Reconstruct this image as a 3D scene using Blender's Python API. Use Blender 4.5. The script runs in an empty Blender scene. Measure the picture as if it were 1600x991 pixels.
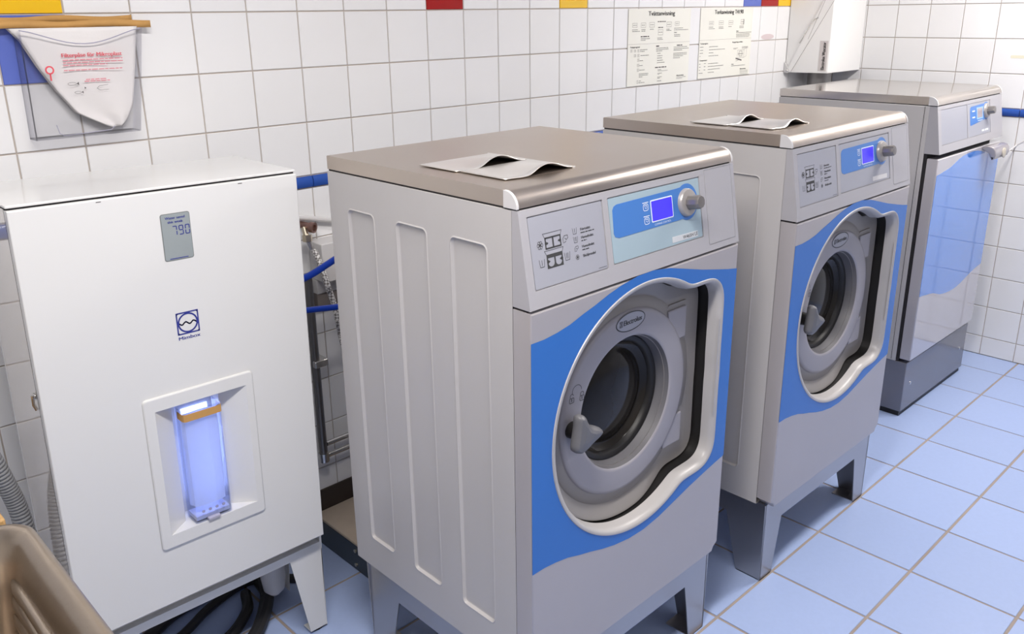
import bpy, math, random
from mathutils import Vector, Matrix
from mathutils.geometry import tessellate_polygon
random.seed(7)
S = bpy.context.scene
COL = S.collection
# ------------------------------------------------------------------ camera
RR = ((0.7198355561, -0.6940282619, -0.0127099913),
      (-0.2257245357, -0.2167244190, -0.9497783742),
      (0.6564184688, 0.6865532011, -0.3126651498))
CAM = Vector((-0.70045, -2.22686, 1.65317)); FPX = 1336.815; PCX = 799.92; PCY = 458.75
cd = bpy.data.cameras.new('camera'); cam = bpy.data.objects.new('camera', cd); COL.objects.link(cam)
m3 = Matrix(((RR[0][0], -RR[1][0], -RR[2][0]), (RR[0][1], -RR[1][1], -RR[2][1]), (RR[0][2], -RR[1][2], -RR[2][2])))
cam.matrix_world = Matrix.Translation(CAM) @ m3.to_4x4()
cd.sensor_fit = 'HORIZONTAL'; cd.sensor_width = 36.0; cd.lens = 36.0*FPX/1600.0
cd.shift_x = (800-PCX)/1600.0; cd.shift_y = (PCY-495.5)/1600.0; cd.clip_start = 0.02
S.camera = cam
# ------------------------------------------------------------------ world, exposure
wd = bpy.data.worlds.new('world'); S.world = wd; wd.use_nodes = True
wd.node_tree.nodes['Background'].inputs[0].default_value = (0.75, 0.8, 1.0, 1)
wd.node_tree.nodes['Background'].inputs[1].default_value = 0.02
S.view_settings.view_transform = 'Standard'; S.view_settings.look = 'None'
S.view_settings.exposure = 0.0; S.view_settings.gamma = 1.0; S.view_settings.use_curve_mapping = False
CEIL = 2.55
LIGHTS = [(-0.25, -1.60, 44), (2.95, -1.55, 41), (0.9, -3.2, 7)]   # the three ceiling fixtures: x, y, watts
LIGHT_COL = (1.0, 0.95, 0.90)
def ceiling_lamp_light(x, y, w):
    l = bpy.data.lights.new('tube_light', 'AREA'); l.shape = 'RECTANGLE'; l.size = 1.2; l.size_y = 0.22
    l.energy = w; l.color = LIGHT_COL
    o = bpy.data.objects.new('tube_light', l); COL.objects.link(o); o.location = (0, 0, -0.075)
    return o

# ------------------------------------------------------------------ helpers
def lin(c):
    c = c/255.0
    return c/12.92 if c <= 0.04045 else ((c+0.055)/1.055)**2.4
def rgb(r, g, b): return (lin(r), lin(g), lin(b), 1.0)
MATS = {}
def mat(name, col, rough=0.5, metal=0.0, var=0.0, vscale=8.0, stretch=(1, 1, 1), bump=0.0, bscale=60.0, coat=0.0, spec=0.5, rvar=0.0, alpha=1.0, emit=None, estr=0.0, objvar=0.0, trans=0.0, ior=1.45):
    if name in MATS: return MATS[name]
    m = bpy.data.materials.new(name); m.use_nodes = True; nt = m.node_tree; n = nt.nodes; l = nt.links
    b = n['Principled BSDF']
    b.inputs['Base Color'].default_value = col; b.inputs['Roughness'].default_value = rough; b.inputs['Metallic'].default_value = metal
    b.inputs['Coat Weight'].default_value = coat; b.inputs['Coat Roughness'].default_value = 0.05
    b.inputs['Specular IOR Level'].default_value = spec; b.inputs['Alpha'].default_value = alpha
    b.inputs['Transmission Weight'].default_value = trans; b.inputs['IOR'].default_value = ior
    if emit: b.inputs['Emission Color'].default_value = emit; b.inputs['Emission Strength'].default_value = estr
    if var or rvar or bump:
        tc = n.new('ShaderNodeTexCoord'); mp = n.new('ShaderNodeMapping'); mp.inputs['Scale'].default_value = stretch
        l.new(tc.outputs['Object'], mp.inputs['Vector'])
    if var or rvar:
        nz = n.new('ShaderNodeTexNoise'); nz.inputs['Scale'].default_value = vscale; nz.inputs['Detail'].default_value = 5
        l.new(mp.outputs[0], nz.inputs['Vector'])
    if var or objvar:
        mx = n.new('ShaderNodeHueSaturation'); mx.inputs['Color'].default_value = col
        if var:
            mr = n.new('ShaderNodeMapRange'); mr.inputs[1].default_value = 0.25; mr.inputs[2].default_value = 0.75
            mr.inputs[3].default_value = 1-var; mr.inputs[4].default_value = 1+var
            l.new(nz.outputs['Fac'], mr.inputs[0])
        if objvar:
            oi = n.new('ShaderNodeObjectInfo'); mo = n.new('ShaderNodeMapRange'); mo.inputs[3].default_value = 1-objvar; mo.inputs[4].default_value = 1+objvar
            l.new(oi.outputs['Random'], mo.inputs[0])
        if var and objvar:
            mu = n.new('ShaderNodeMath'); mu.operation = 'MULTIPLY'; l.new(mr.outputs[0], mu.inputs[0]); l.new(mo.outputs[0], mu.inputs[1]); l.new(mu.outputs[0], mx.inputs['Value'])
        else: l.new((mr if var else mo).outputs[0], mx.inputs['Value'])
        l.new(mx.outputs[0], b.inputs['Base Color'])
    if rvar:
        r2 = n.new('ShaderNodeMapRange'); r2.inputs[1].default_value = 0.3; r2.inputs[2].default_value = 0.7
        r2.inputs[3].default_value = max(0.02, rough-rvar); r2.inputs[4].default_value = rough+rvar
        l.new(nz.outputs['Fac'], r2.inputs[0]); l.new(r2.outputs[0], b.inputs['Roughness'])
    if bump:
        n2 = n.new('ShaderNodeTexNoise'); n2.inputs['Scale'].default_value = bscale; n2.inputs['Detail'].default_value = 3
        l.new(mp.outputs[0], n2.inputs['Vector'])
        bp = n.new('ShaderNodeBump'); bp.inputs['Strength'].default_value = bump; bp.inputs['Distance'].default_value = 0.002
        l.new(n2.outputs['Fac'], bp.inputs['Height']); l.new(bp.outputs[0], b.inputs['Normal'])
    MATS[name] = m
    return m
def clear_mat(name, tint, gloss=0.08, rough=0.03):
    if name in MATS: return MATS[name]
    m = bpy.data.materials.new(name); m.use_nodes = True; nt = m.node_tree; n = nt.nodes; l = nt.links
    n.remove(n['Principled BSDF'])
    t = n.new('ShaderNodeBsdfTransparent'); t.inputs[0].default_value = tint
    g = n.new('ShaderNodeBsdfGlossy'); g.inputs['Roughness'].default_value = rough
    lw = n.new('ShaderNodeLayerWeight'); lw.inputs[0].default_value = 0.35
    mr = n.new('ShaderNodeMapRange'); mr.inputs[3].default_value = gloss*0.5; mr.inputs[4].default_value = gloss*5
    mx = n.new('ShaderNodeMixShader')
    l.new(lw.outputs['Fresnel'], mr.inputs[0]); l.new(mr.outputs[0], mx.inputs[0]); l.new(t.outputs[0], mx.inputs[1]); l.new(g.outputs[0], mx.inputs[2])
    l.new(mx.outputs[0], n['Material Output'].inputs[0])
    MATS[name] = m
    return m

class MB:
    def __init__(s): s.v = []; s.f = []
    def add(s, vs, fs):
        o = len(s.v); s.v += [tuple(v) for v in vs]; s.f += [tuple(i+o for i in f) for f in fs]; return s
    def box(s, x0, y0, z0, x1, y1, z1):
        return s.add([(x0,y0,z0),(x1,y0,z0),(x1,y1,z0),(x0,y1,z0),(x0,y0,z1),(x1,y0,z1),(x1,y1,z1),(x0,y1,z1)],
                     [(0,3,2,1),(4,5,6,7),(0,1,5,4),(1,2,6,5),(2,3,7,6),(3,0,4,7)])
    def prism(s, poly, M, d0, d1):
        """poly in (u,v) of matrix M, extruded along M's third axis from d0 to d1"""
        n = len(poly)
        a = [M @ Vector((u, v, d0)) for u, v in poly]; b = [M @ Vector((u, v, d1)) for u, v in poly]
        tri = tessellate_polygon([[Vector((u, v, 0)) for u, v in poly]])
        f = [t for t in tri] + [tuple(i+n for i in t) for t in tri] + [(i, (i+1) % n, n+(i+1) % n, n+i) for i in range(n)]
        return s.add(a+b, f)
    def fill(s, loops, M=None, d=0.0):
        pts = [[Vector((u, v, 0)) for u, v in L] for L in loops]
        tri = tessellate_polygon(pts); flat = [p for L in pts for p in L]
        M = M or Matrix()
        return s.add([M @ Vector((p.x, p.y, d)) for p in flat], tri)
    def loft(s, rings, closed=True, caps=False):
        n = len(rings[0]); vs = [p for r in rings for p in r]; fs = []
        for k in range(len(rings)-1):
            for i in range(n if closed else n-1):
                j = (i+1) % n
                fs.append((k*n+i, k*n+j, (k+1)*n+j, (k+1)*n+i))
        if caps: fs += [tuple(range(n)), tuple(range((len(rings)-1)*n, len(rings)*n))]
        return s.add(vs, fs)
    def lathe(s, prof, origin, axis, seg=64, cap=False):
        ax = Vector(axis).normalized(); u = ax.orthogonal().normalized(); w = ax.cross(u); o = Vector(origin); rings = []
        for r, h in prof:
            rings.append([o + ax*h + (u*math.cos(2*math.pi*i/seg) + w*math.sin(2*math.pi*i/seg))*max(r, 1e-5) for i in range(seg)])
        return s.loft(rings, True, cap)
    def tube(s, pts, r, seg=10, caps=True, rfun=None):
        pts = [Vector(p) for p in pts]; rings = []; prev = None
        for i, p in enumerate(pts):
            t = (pts[min(i+1, len(pts)-1)] - pts[max(i-1, 0)]).normalized()
            if prev is None: u = t.orthogonal().normalized()
            else: u = (prev - t*prev.dot(t)).normalized()
            prev = u; w = t.cross(u); rad = rfun(i) if rfun else r
            rings.append([p + (u*math.cos(2*math.pi*k/seg) + w*math.sin(2*math.pi*k/seg))*rad for k in range(seg)])
        return s.loft(rings, True, caps)
    def obj(s, name, m, parent=None, smooth=35, bevel=0.0, seg=2, fixn=True):
        me = bpy.data.meshes.new(name); me.from_pydata(s.v, [], s.f); me.update()
        import bmesh
        if fixn:
            bm = bmesh.new(); bm.from_mesh(me); bmesh.ops.recalc_face_normals(bm, faces=bm.faces); bm.to_mesh(me); bm.free()
        if m: me.materials.append(m)
        if smooth:
            me.polygons.foreach_set('use_smooth', [True]*len(me.polygons)); me.set_sharp_from_angle(angle=math.radians(smooth))
        o = bpy.data.objects.new(name, me); COL.objects.link(o)
        if parent: o.parent = parent
        if bevel:
            b = o.modifiers.new('bevel', 'BEVEL'); b.width = bevel; b.segments = seg; b.limit_method = 'ANGLE'; b.angle_limit = math.radians(40)
        return o
def tag(o, label=None, cat=None, group=None, kind=None):
    if label: o['label'] = label
    if cat: o['category'] = cat
    if group: o['group'] = group
    if kind: o['kind'] = kind
    return o
def thing(name, loc, label, cat, rot=(0, 0, 0), group=None):
    o = bpy.data.objects.new(name, None); COL.objects.link(o); o.location = loc; o.rotation_euler = rot
    o.empty_display_size = 0.1
    return tag(o, label, cat, group)
def frame(o, u, v):
    u = Vector(u).normalized(); v = Vector(v).normalized(); n = u.cross(v)
    return Matrix(((u.x, v.x, n.x, o[0]), (u.y, v.y, n.y, o[1]), (u.z, v.z, n.z, o[2]), (0, 0, 0, 1)))
def rrect(x0, y0, x1, y1, r, n=6):
    r = min(r, (x1-x0)/2-1e-5, (y1-y0)/2-1e-5); o = []
    for cx, cy, a in ((x1-r, y0+r, -90), (x1-r, y1-r, 0), (x0+r, y1-r, 90), (x0+r, y0+r, 180)):
        for i in range(n+1):
            t = math.radians(a+90*i/n); o.append((cx+r*math.cos(t), cy+r*math.sin(t)))
    return o
def ell(cx, cy, a, b, n=32, rot=0): return [(cx+a*math.cos(2*math.pi*i/n), cy+b*math.sin(2*math.pi*i/n)) for i in range(n)]
def inset(L, d):
    n = len(L); o = []
    A = sum(L[i][0]*L[(i+1) % n][1]-L[(i+1) % n][0]*L[i][1] for i in range(n)); sg = 1 if A > 0 else -1
    for i in range(n):
        p, q, r = Vector(L[i-1]), Vector(L[i]), Vector(L[(i+1) % n])
        e1 = (q-p).normalized(); e2 = (r-q).normalized()
        n1 = Vector((-e1.y, e1.x))*sg; n2 = Vector((-e2.y, e2.x))*sg
        b = (n1+n2); b = b/max(b.dot(n1), 0.35) if b.length > 1e-6 else n1
        o.append((q.x+b.x*d, q.y+b.y*d))
    return o
def ring3(L, M, d): return [M @ Vector((u, v, d)) for u, v in L]
class Print:
    """flat print lying on a surface given by a frame"""
    def __init__(s, M, d=0.0004): s.M = M; s.d = d; s.mb = MB()
    def poly(s, L): s.mb.fill([L], s.M, s.d); return s
    def ringp(s, L, w): s.mb.fill([L, inset(L, w)], s.M, s.d); return s
    def rect(s, x0, y0, x1, y1): return s.poly([(x0, y0), (x1, y0), (x1, y1), (x0, y1)])
    def line(s, pts, w):
        for (a, b), (c, e) in zip(pts, pts[1:]):
            t = Vector((c-a, e-b)); t = t.normalized()*w/2; n = Vector((-t.y, t.x))
            s.poly([(a-t.x+n.x, b-t.y+n.y), (a-t.x-n.x, b-t.y-n.y), (c+t.x-n.x, e+t.y-n.y), (c+t.x+n.x, e+t.y+n.y)])
        return s
    def words(s, x0, y, x1, h):
        x = x0
        while x < x1-h*0.4:
            w = min(random.uniform(1.6, 4.2)*h, x1-x); s.rect(x, y-h*0.32, x+w, y+h*0.32); x += w+h*0.55
        return s
    def obj(s, name, m, parent):
        return s.mb.obj(name, m, parent, smooth=0, fixn=False)
def text(name, t, M, m, parent, h=None, w=None, x=0, y=0, d=0.0005, bold=0.0, align='LEFT', heavy=0.0):
    """lettering as flat mesh; h = cap height, w = full width, (x, y) = lower left in frame M"""
    cu = bpy.data.curves.new(name, 'FONT'); cu.body = t; cu.size = 1.0; cu.offset = bold
    tmp = bpy.data.objects.new(name, cu)
    me = bpy.data.meshes.new_from_object(tmp); bpy.data.objects.remove(tmp)
    xs = [v.co.x for v in me.vertices]
    x0, x1 = min(xs), max(xs)
    sy = h/0.73 if h else w/(x1-x0); sx = w/(x1-x0) if w else sy
    off = x - (0 if align == 'LEFT' else (x1-x0)*sx/2)
    vs = [((v.co.x-x0)*sx+off, v.co.y*sy+y) for v in me.vertices]; fs = [tuple(p.vertices) for p in me.polygons]; bpy.data.meshes.remove(me)
    n = len(vs); k = 3 if heavy else 1; hh = sy*0.73*heavy
    me = bpy.data.meshes.new(name)
    me.from_pydata([M @ Vector((a+hh*i, b, d+0.00004*i)) for i in range(k) for a, b in vs], [], [tuple(q+n*i for q in f) for i in range(k) for f in fs])
    me.materials.append(m)
    o = bpy.data.objects.new(name, me); COL.objects.link(o); o.parent = parent
    return o

# ------------------------------------------------------------------ materials
tile_white = mat('tile_white', (0.84, 0.84, 0.85, 1), 0.16, var=0.012, vscale=5, objvar=0.018, bump=0.03, bscale=9)
tile_red = mat('tile_red', rgb(165, 22, 18), 0.16)
tile_yellow = mat('tile_yellow', rgb(240, 192, 30), 0.16)
tile_blue = mat('tile_blue', rgb(96, 114, 196), 0.16)
tile_border = mat('tile_border', rgb(46, 84, 168), 0.12)
grout_wall = mat('grout_wall', rgb(188, 178, 170), 0.85, var=0.06, vscale=12)
grout_floor = mat('grout_floor', rgb(158, 146, 138), 0.9, var=0.15, vscale=5)
tile_floor = mat('tile_floor', rgb(162, 180, 220), 0.30, var=0.02, vscale=70, objvar=0.025, rvar=0.0)
plaster = mat('plaster', (0.80, 0.80, 0.80, 1), 0.8)
wall_paint = mat('wall_paint', (0.52, 0.50, 0.48, 1), 0.8, var=0.03, vscale=3)
body_grey = mat('body_grey', rgb(190, 187, 186), 0.33, var=0.02, vscale=4, stretch=(1, 1, 0.2), rvar=0.06)
front_grey = mat('front_grey', rgb(182, 177, 178), 0.34, metal=0.25, var=0.02, vscale=5)
panel_grey = mat('panel_grey', rgb(172, 170, 174), 0.4)
plate_grey = mat('plate_grey', rgb(163, 164, 173), 0.35)
plate_blue = mat('plate_pale_blue', rgb(160, 180, 190), 0.3)
steel_top = mat('steel_top', (0.56, 0.49, 0.43, 1), 0.36, metal=1.0, var=0.05, vscale=3.5, stretch=(1, 1.6, 1), rvar=0.05)
steel_flap = mat('steel_flap', (0.80, 0.775, 0.74, 1), 0.38, metal=0.85, var=0.03, vscale=12)
steel_leg = mat('steel_leg', (0.46, 0.44, 0.43, 1), 0.30, metal=1.0, var=0.04, vscale=5, rvar=0.03)
chrome = mat('chrome', (0.7, 0.69, 0.67, 1), 0.18, metal=1.0)
cap_white = mat('cap_white', rgb(208, 206, 206), 0.45)
decal_blue = mat('decal_blue', rgb(50, 114, 196), 0.25, var=0.02, vscale=3)
pill_blue = mat('pill_blue', rgb(70, 124, 196), 0.3)
bezel_grey = mat('bezel_grey', rgb(180, 177, 176), 0.35, var=0.03, vscale=9)
rubber = mat('rubber', (0.012, 0.011, 0.011, 1), 0.45)
gap_black = mat('gap_black', (0.02, 0.018, 0.02, 1), 0.8)
door_plate_m = mat('door_plate', rgb(146, 142, 140), 0.42, var=0.03, vscale=6)
ring_grey = mat('ring_grey', rgb(160, 157, 163), 0.38, var=0.015, vscale=6)
glass_dark = mat('glass_dark', (0.020, 0.017, 0.014, 1), 0.10, var=0.4, vscale=7, spec=0.32)
handle_grey = mat('handle_grey', rgb(106, 106, 110), 0.4)
knob_grey = mat('knob_grey', rgb(130, 126, 124), 0.3, metal=0.5)
print_dark = mat('print_dark', rgb(62, 62, 62), 0.6)
print_black = mat('print_black', rgb(32, 30, 30), 0.6)
print_white = mat('print_white', rgb(232, 238, 246), 0.5)
print_red = mat('print_red', rgb(222, 84, 96), 0.6)
print_navy = mat('print_navy', rgb(48, 56, 140), 0.5)
screen_m = mat('screen_lit', rgb(40, 30, 190), 0.2, emit=rgb(74, 62, 255), estr=0.85)
mim_white = mat('cabinet_white', (0.73, 0.73, 0.725, 1), 0.22, coat=0.25)
mim_side = mat('cabinet_white_gloss', (0.74, 0.69, 0.64, 1), 0.08, coat=1.0, spec=0.6)
lcd_m = mat('lcd_grey', rgb(150, 158, 160), 0.25, var=0.03, vscale=20)
kraft = mat('kraft', rgb(196, 150, 88), 0.75, var=0.08, vscale=30)
paper = mat('poster_paper', rgb(238, 237, 228), 0.45)
black_hose = mat('black_hose', (0.02, 0.02, 0.022, 1), 0.45)
blue_hose_m = mat('blue_hose', rgb(14, 62, 180), 0.3)
grey_hose_m = mat('grey_hose', rgb(140, 142, 146), 0.5)
brass = mat('brass', (0.62, 0.55, 0.42, 1), 0.28, metal=1.0)
copper = mat('copper', (0.30, 0.18, 0.15, 1), 0.35, metal=0.9)
sink_steel = mat('sink_steel', (0.40, 0.335, 0.27, 1), 0.28, metal=0.9, var=0.06, vscale=8, bump=0.12, bscale=130)
wood = mat('wood', rgb(190, 152, 100), 0.55, var=0.12, vscale=9, stretch=(1, 6, 1))
concrete = mat('concrete', rgb(186, 172, 156), 0.85, var=0.08, vscale=14)
dark_metal = mat('dark_metal', rgb(78, 86, 92), 0.4, metal=0.6, var=0.06)
plinth_m = mat('plinth_grey', rgb(126, 126, 134), 0.16, metal=0.35)
fabric_white = mat('bag_cloth', rgb(232, 229, 228), 0.85, bump=0.1, bscale=300)
acrylic = clear_mat('acrylic', (0.993, 0.993, 0.998, 1), 0.04)
acrylic_edge = clear_mat('acrylic_edge', (0.965, 0.965, 0.985, 1), 0.06)

# ------------------------------------------------------------------ room
XR = 3.7218; XL = -1.9; YF = -4.2; P = 0.153; H0 = 1.662; G = 0.0036; FP = 0.2997
WASH = ((0.3597, -1.1666), (1.3395, -1.1723))
BOXES = [(0.36, -1.166, 0.27, 1.07, -0.50, 1.343), (1.34, -1.172, 0.27, 2.05, -0.507, 1.343), (2.74, -0.99, 0.02, 3.44, -0.31, 1.326),
         (-0.29, -0.40, 0.3, 0.32, -0.19, 1.30), (3.37, -0.2, 1.35, 3.72, -0.0, 2.0), (-0.9, -1.2, 0.0, -0.45, -0.75, 0.8)]
def seen(p):
    d = p-CAM; c = [sum(RR[k][i]*d[i] for i in range(3)) for k in range(3)]
    if c[2] < 0.05: return False
    x = PCX+FPX*c[0]/c[2]; y = PCY+FPX*c[1]/c[2]
    if not (-8 < x < 1608 and -8 < y < 999): return False
    for b in BOXES:
        t0, t1 = 0.0, 0.999
        for i in range(3):
            if abs(d[i]) < 1e-9: continue
            a, e = (b[i]-CAM[i])/d[i], (b[i+3]-CAM[i])/d[i]
            if a > e: a, e = e, a
            t0 = max(t0, a); t1 = min(t1, e)
        if t0 < t1: return False
    return True
TM = {}
def tile_verts(w, h, t, c):
    w2, h2 = w/2, h/2
    return ([(-w2, -h2, 0), (w2, -h2, 0), (w2, h2, 0), (-w2, h2, 0), (-w2, -h2, t-c), (w2, -h2, t-c), (w2, h2, t-c), (-w2, h2, t-c),
             (-w2+c, -h2+c, t), (w2-c, -h2+c, t), (w2-c, h2-c, t), (-w2+c, h2-c, t)],
            [(0,1,5,4),(1,2,6,5),(2,3,7,6),(3,0,4,7),(4,5,9,8),(5,6,10,9),(6,7,11,10),(7,4,8,11),(8,9,10,11)])
def tiling(parent, M, us, vs, m, colour=None, t=0.0035, name='tile', stuff='tile_field', c=0.0012, gap=G, tilt=0.0012):
    rest = MB(); n = 0
    for u0, u1 in zip(us, us[1:]):
        for v0, v1 in zip(vs, vs[1:]):
            w, h = u1-u0-gap, v1-v0-gap
            if w < 0.004 or h < 0.004: continue
            cen = Vector(((u0+u1)/2, (v0+v1)/2, 0))
            vis = any(seen(M @ Vector((u0+(u1-u0)*a, v0+(v1-v0)*b, t))) for a in (0.04, 0.3, 0.5, 0.7, 0.96) for b in (0.04, 0.3, 0.5, 0.7, 0.96))
            L = M @ Matrix.Translation(cen) @ Matrix.Rotation(random.uniform(-tilt, tilt), 4, 'X') @ Matrix.Rotation(random.uniform(-tilt, tilt), 4, 'Y')
            mm = (colour(cen) if colour else None) or m
            if vis and n < 298:
                key = (round(w, 4), round(h, 4), mm.name, t)
                if key not in TM:
                    vv, ff = tile_verts(w, h, t, c); me = bpy.data.meshes.new(name); me.from_pydata(vv, [], ff); me.materials.append(mm); TM[key] = me
                o = bpy.data.objects.new(name, TM[key]); COL.objects.link(o); o.matrix_world = L; o.parent = parent; n += 1
            else:
                vv, ff = tile_verts(w, h, t, c); rest.add([L @ Vector(v) for v in vv], ff)
    if rest.v: tag(rest.obj(stuff, m, parent, smooth=0, fixn=False), kind='stuff')
    return n
def struct(name, mb, m): return tag(mb.obj(name, m, smooth=0), kind='structure')
wall_back = struct('wall_back', MB().box(XL, 0, 0, XR, 0.1, CEIL), grout_wall)
wall_right = struct('wall_right', MB().box(XR, YF, 0, XR+0.1, 0.1, CEIL), grout_wall)
wall_left = struct('wall_left', MB().box(XL-0.1, YF, 0, XL, 0.1, CEIL), wall_paint)
wall_front = struct('wall_front', MB().box(XL, YF-0.1, 0, XR, YF, CEIL), wall_paint)
ceiling = struct('ceiling', MB().box(XL-0.1, YF-0.1, CEIL, XR+0.1, 0.1, CEIL+0.1), plaster)
floor = struct('floor', MB().box(XL-0.1, YF-0.1, -0.1, XR+0.1, 0.1, -0.0025), grout_floor)
Z_TOP = 1.2025; Z_BOT = 1.1655          # blue border strip
vs_up = [Z_TOP] + [H0+P*k for k in range(-2, 6)] + [CEIL]
vs_lo = [0.0] + [Z_BOT-P*k for k in range(7, -1, -1)]
vs_up = [Z_TOP, H0-2*P, H0-P, H0, H0+P, H0+2*P, H0+3*P, H0+4*P, H0+5*P, CEIL]
ub = [XL]+[P*k for k in range(-12, 25)]+[XR]
MBK = frame((0, 0, 0), (1, 0, 0), (0, 0, 1))
def colour_back(c):
    k = math.floor(c.x/P); j = math.floor((c.y-H0)/P+1e-6)
    if j == 0: return {-1: tile_yellow, 7: tile_red, 11: tile_yellow, 19: tile_blue, 20: tile_red, 21: tile_yellow, 22: tile_blue, -5: tile_red}.get(k)
    if j == -1 and k == -1: return tile_blue
    if j == 1 and k in (7, 20): return tile_blue
MRT = frame((XR, 0, 0), (0, -1, 0), (0, 0, 1))
ur = [0, 0.0588]+[0.0588+P*k for k in range(1, 27)]+[-YF]
n1 = tiling(wall_back, MBK, ub, vs_up, tile_white, colour_back, stuff='tile_field_upper')
n2 = tiling(wall_back, MBK, ub, vs_lo, tile_white, stuff='tile_field_lower')
n3 = tiling(wall_right, MRT, ur, vs_up, tile_white, stuff='tile_field_upper')
n4 = tiling(wall_right, MRT, ur, vs_lo, tile_white, stuff='tile_field_lower')
fx = [XL]+[1.1213+FP*k for k in range(-10, 9)]+[XR]; fy = [YF]+[-1.1535+FP*k for k in range(-10, 4)]+[0.0]
n5 = tiling(floor, Matrix(), fx, fy, tile_floor, t=0.0025, name='floor_tile', stuff='floor_tile_field', c=0.001, gap=0.0085, tilt=0.0008)
n6 = 0
# floor tiles sit 2.5 mm proud of the sunk bed
for o in list(floor.children):
    if o.type == 'MESH': o.location.z -= 0.0025
def border(parent, M, us):
    rest = MB()
    for u0, u1 in zip(us, us[1:]):
        w = u1-u0-0.003
        if w < 0.01: continue
        h2 = (Z_TOP-Z_BOT)/2-0.0015; cen = Vector(((u0+u1)/2, (Z_TOP+Z_BOT)/2, 0))
        prof = [(-h2, 0)]+[(h2*math.sin(math.radians(a)), 0.003+0.009*math.cos(math.radians(a))) for a in range(-90, 91, 30)]+[(h2, 0)]
        mb = MB(); mb.loft([[(-w/2, y, z) for y, z in prof], [(w/2, y, z) for y, z in prof]], True, True)
        vis = any(seen(M @ (cen+Vector((a*w, b*h2, 0.012)))) for a in (-0.5, -0.25, 0, 0.25, 0.5) for b in (-1, 0, 1))
        if vis:
            o = mb.obj('border_tile', tile_border, parent); o.matrix_world = M @ Matrix.Translation(cen)
        else: rest.add([M @ (cen+Vector(v)) for v in mb.v], mb.f)
    if rest.v: tag(rest.obj('border_field', tile_border, parent), kind='stuff')
border(wall_back, MBK, ub); border(wall_right, MRT, ur)
# old adhesive marks on the tiles
stain_m = mat('adhesive_residue', rgb(214, 200, 202), 0.5)
Print(frame((0, -0.0037, 0), (1, 0, 0), (0, 0, 1)), 0.0002).poly(ell(3.135, 1.525, 0.058, 0.013)).obj('adhesive_mark', stain_m, wall_back)
Print(frame((XR-0.0037, 0, 0), (0, -1, 0), (0, 0, 1)), 0.0002).poly(rrect(0.90, 1.425, 0.97, 1.438, 0.004)).obj('adhesive_mark', mat('glue_residue', rgb(226, 222, 200), 0.5), wall_right)

# ceiling fixtures
for i, (lx, ly, lw) in enumerate(LIGHTS):
    t = thing('ceiling_lamp', (lx, ly, CEIL), ['long white ceiling lamp above the filter cabinet end of the room', 'long white ceiling lamp above the dryer end of the room', 'long white ceiling lamp behind the viewer'][i], 'lamp', group='ceiling lamps')
    MB().box(-0.64, -0.14, -0.06, 0.64, 0.14, 0).obj('housing', plaster, t, bevel=0.006)
    MB().prism(rrect(-0.6, -0.11, 0.6, 0.11, 0.03), Matrix(), -0.072, -0.06).obj('diffuser', mat('diffuser_lit', (0.9, 0.9, 0.9, 1), 0.4, emit=(1, 0.97, 0.95, 1), estr=6.0), t)
    ceiling_lamp_light(lx, ly, lw).parent = t

# ------------------------------------------------------------------ washing machines
ZC = 0.8018; XC = 0.358; W = 0.710
def opening():
    L = []
    for i in range(240):
        a = 2*math.pi*i/240; c, s_ = math.cos(a), math.sin(a); r = 0.297
        if c > 0.05:
            # rounded tab on the hinge side
            best = 0
            for k in range(1, 420):
                q = k*0.001; x, z = q*c, abs(q*s_)
                dx, dz = max(x-(0.296-0.06), 0), max(z-(0.250-0.06), 0)
                if math.hypot(dx, dz) <= 0.06: best = q
            r = max(r, best)
        L.append(r)
    n = len(L); R2 = []
    for i in range(n):
        wsum = tot = 0
        for k in range(-5, 6):
            g = math.exp(-(k/2.2)**2); tot += g; wsum += g*L[(i+k) % n]
        R2.append(wsum/tot)
    return [(XC+0.002+R2[i]*math.cos(2*math.pi*i/n), ZC+R2[i]*math.sin(2*math.pi*i/n)) for i in range(n)]
OPEN = opening()
FM = frame((0, 0, 0), (1, 0, 0), (0, 0, 1))            # front plane: third axis points to the viewer (-y)
WAVE = [(0, .256), (.037, .256), (.073, .260), (.11, .267), (.148, .279), (.182, .288), (.227, .302), (.268, .312), (.321, .320), (.376, .321), (.435, .313), (.496, .298), (.561, .282), (.629, .268), (.67, .260), (.7095, .2535)]
HANDLE = [(0.145, 0.85), (0.156, 0.853), (0.167, 0.847), (0.175, 0.832), (0.186, 0.819), (0.203, 0.811), (0.219, 0.801), (0.223, 0.791), (0.210, 0.782), (0.189, 0.775), (0.171, 0.767), (0.155, 0.764), (0.141, 0.770), (0.134, 0.782), (0.138, 0.804), (0.142, 0.826)]
def smooth_poly(L, k=3):
    n = len(L); o = []
    for i in range(n):
        p0, p1, p2, p3 = (Vector(L[(i+j-1) % n]) for j in range(4))
        for q in range(k):
            t = q/k
            v = 0.5*((2*p1)+(p2-p0)*t+(2*p0-5*p1+4*p2-p3)*t*t+(3*p1-p0-3*p2+p3)*t**3); o.append((v.x, v.y))
    return o
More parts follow.
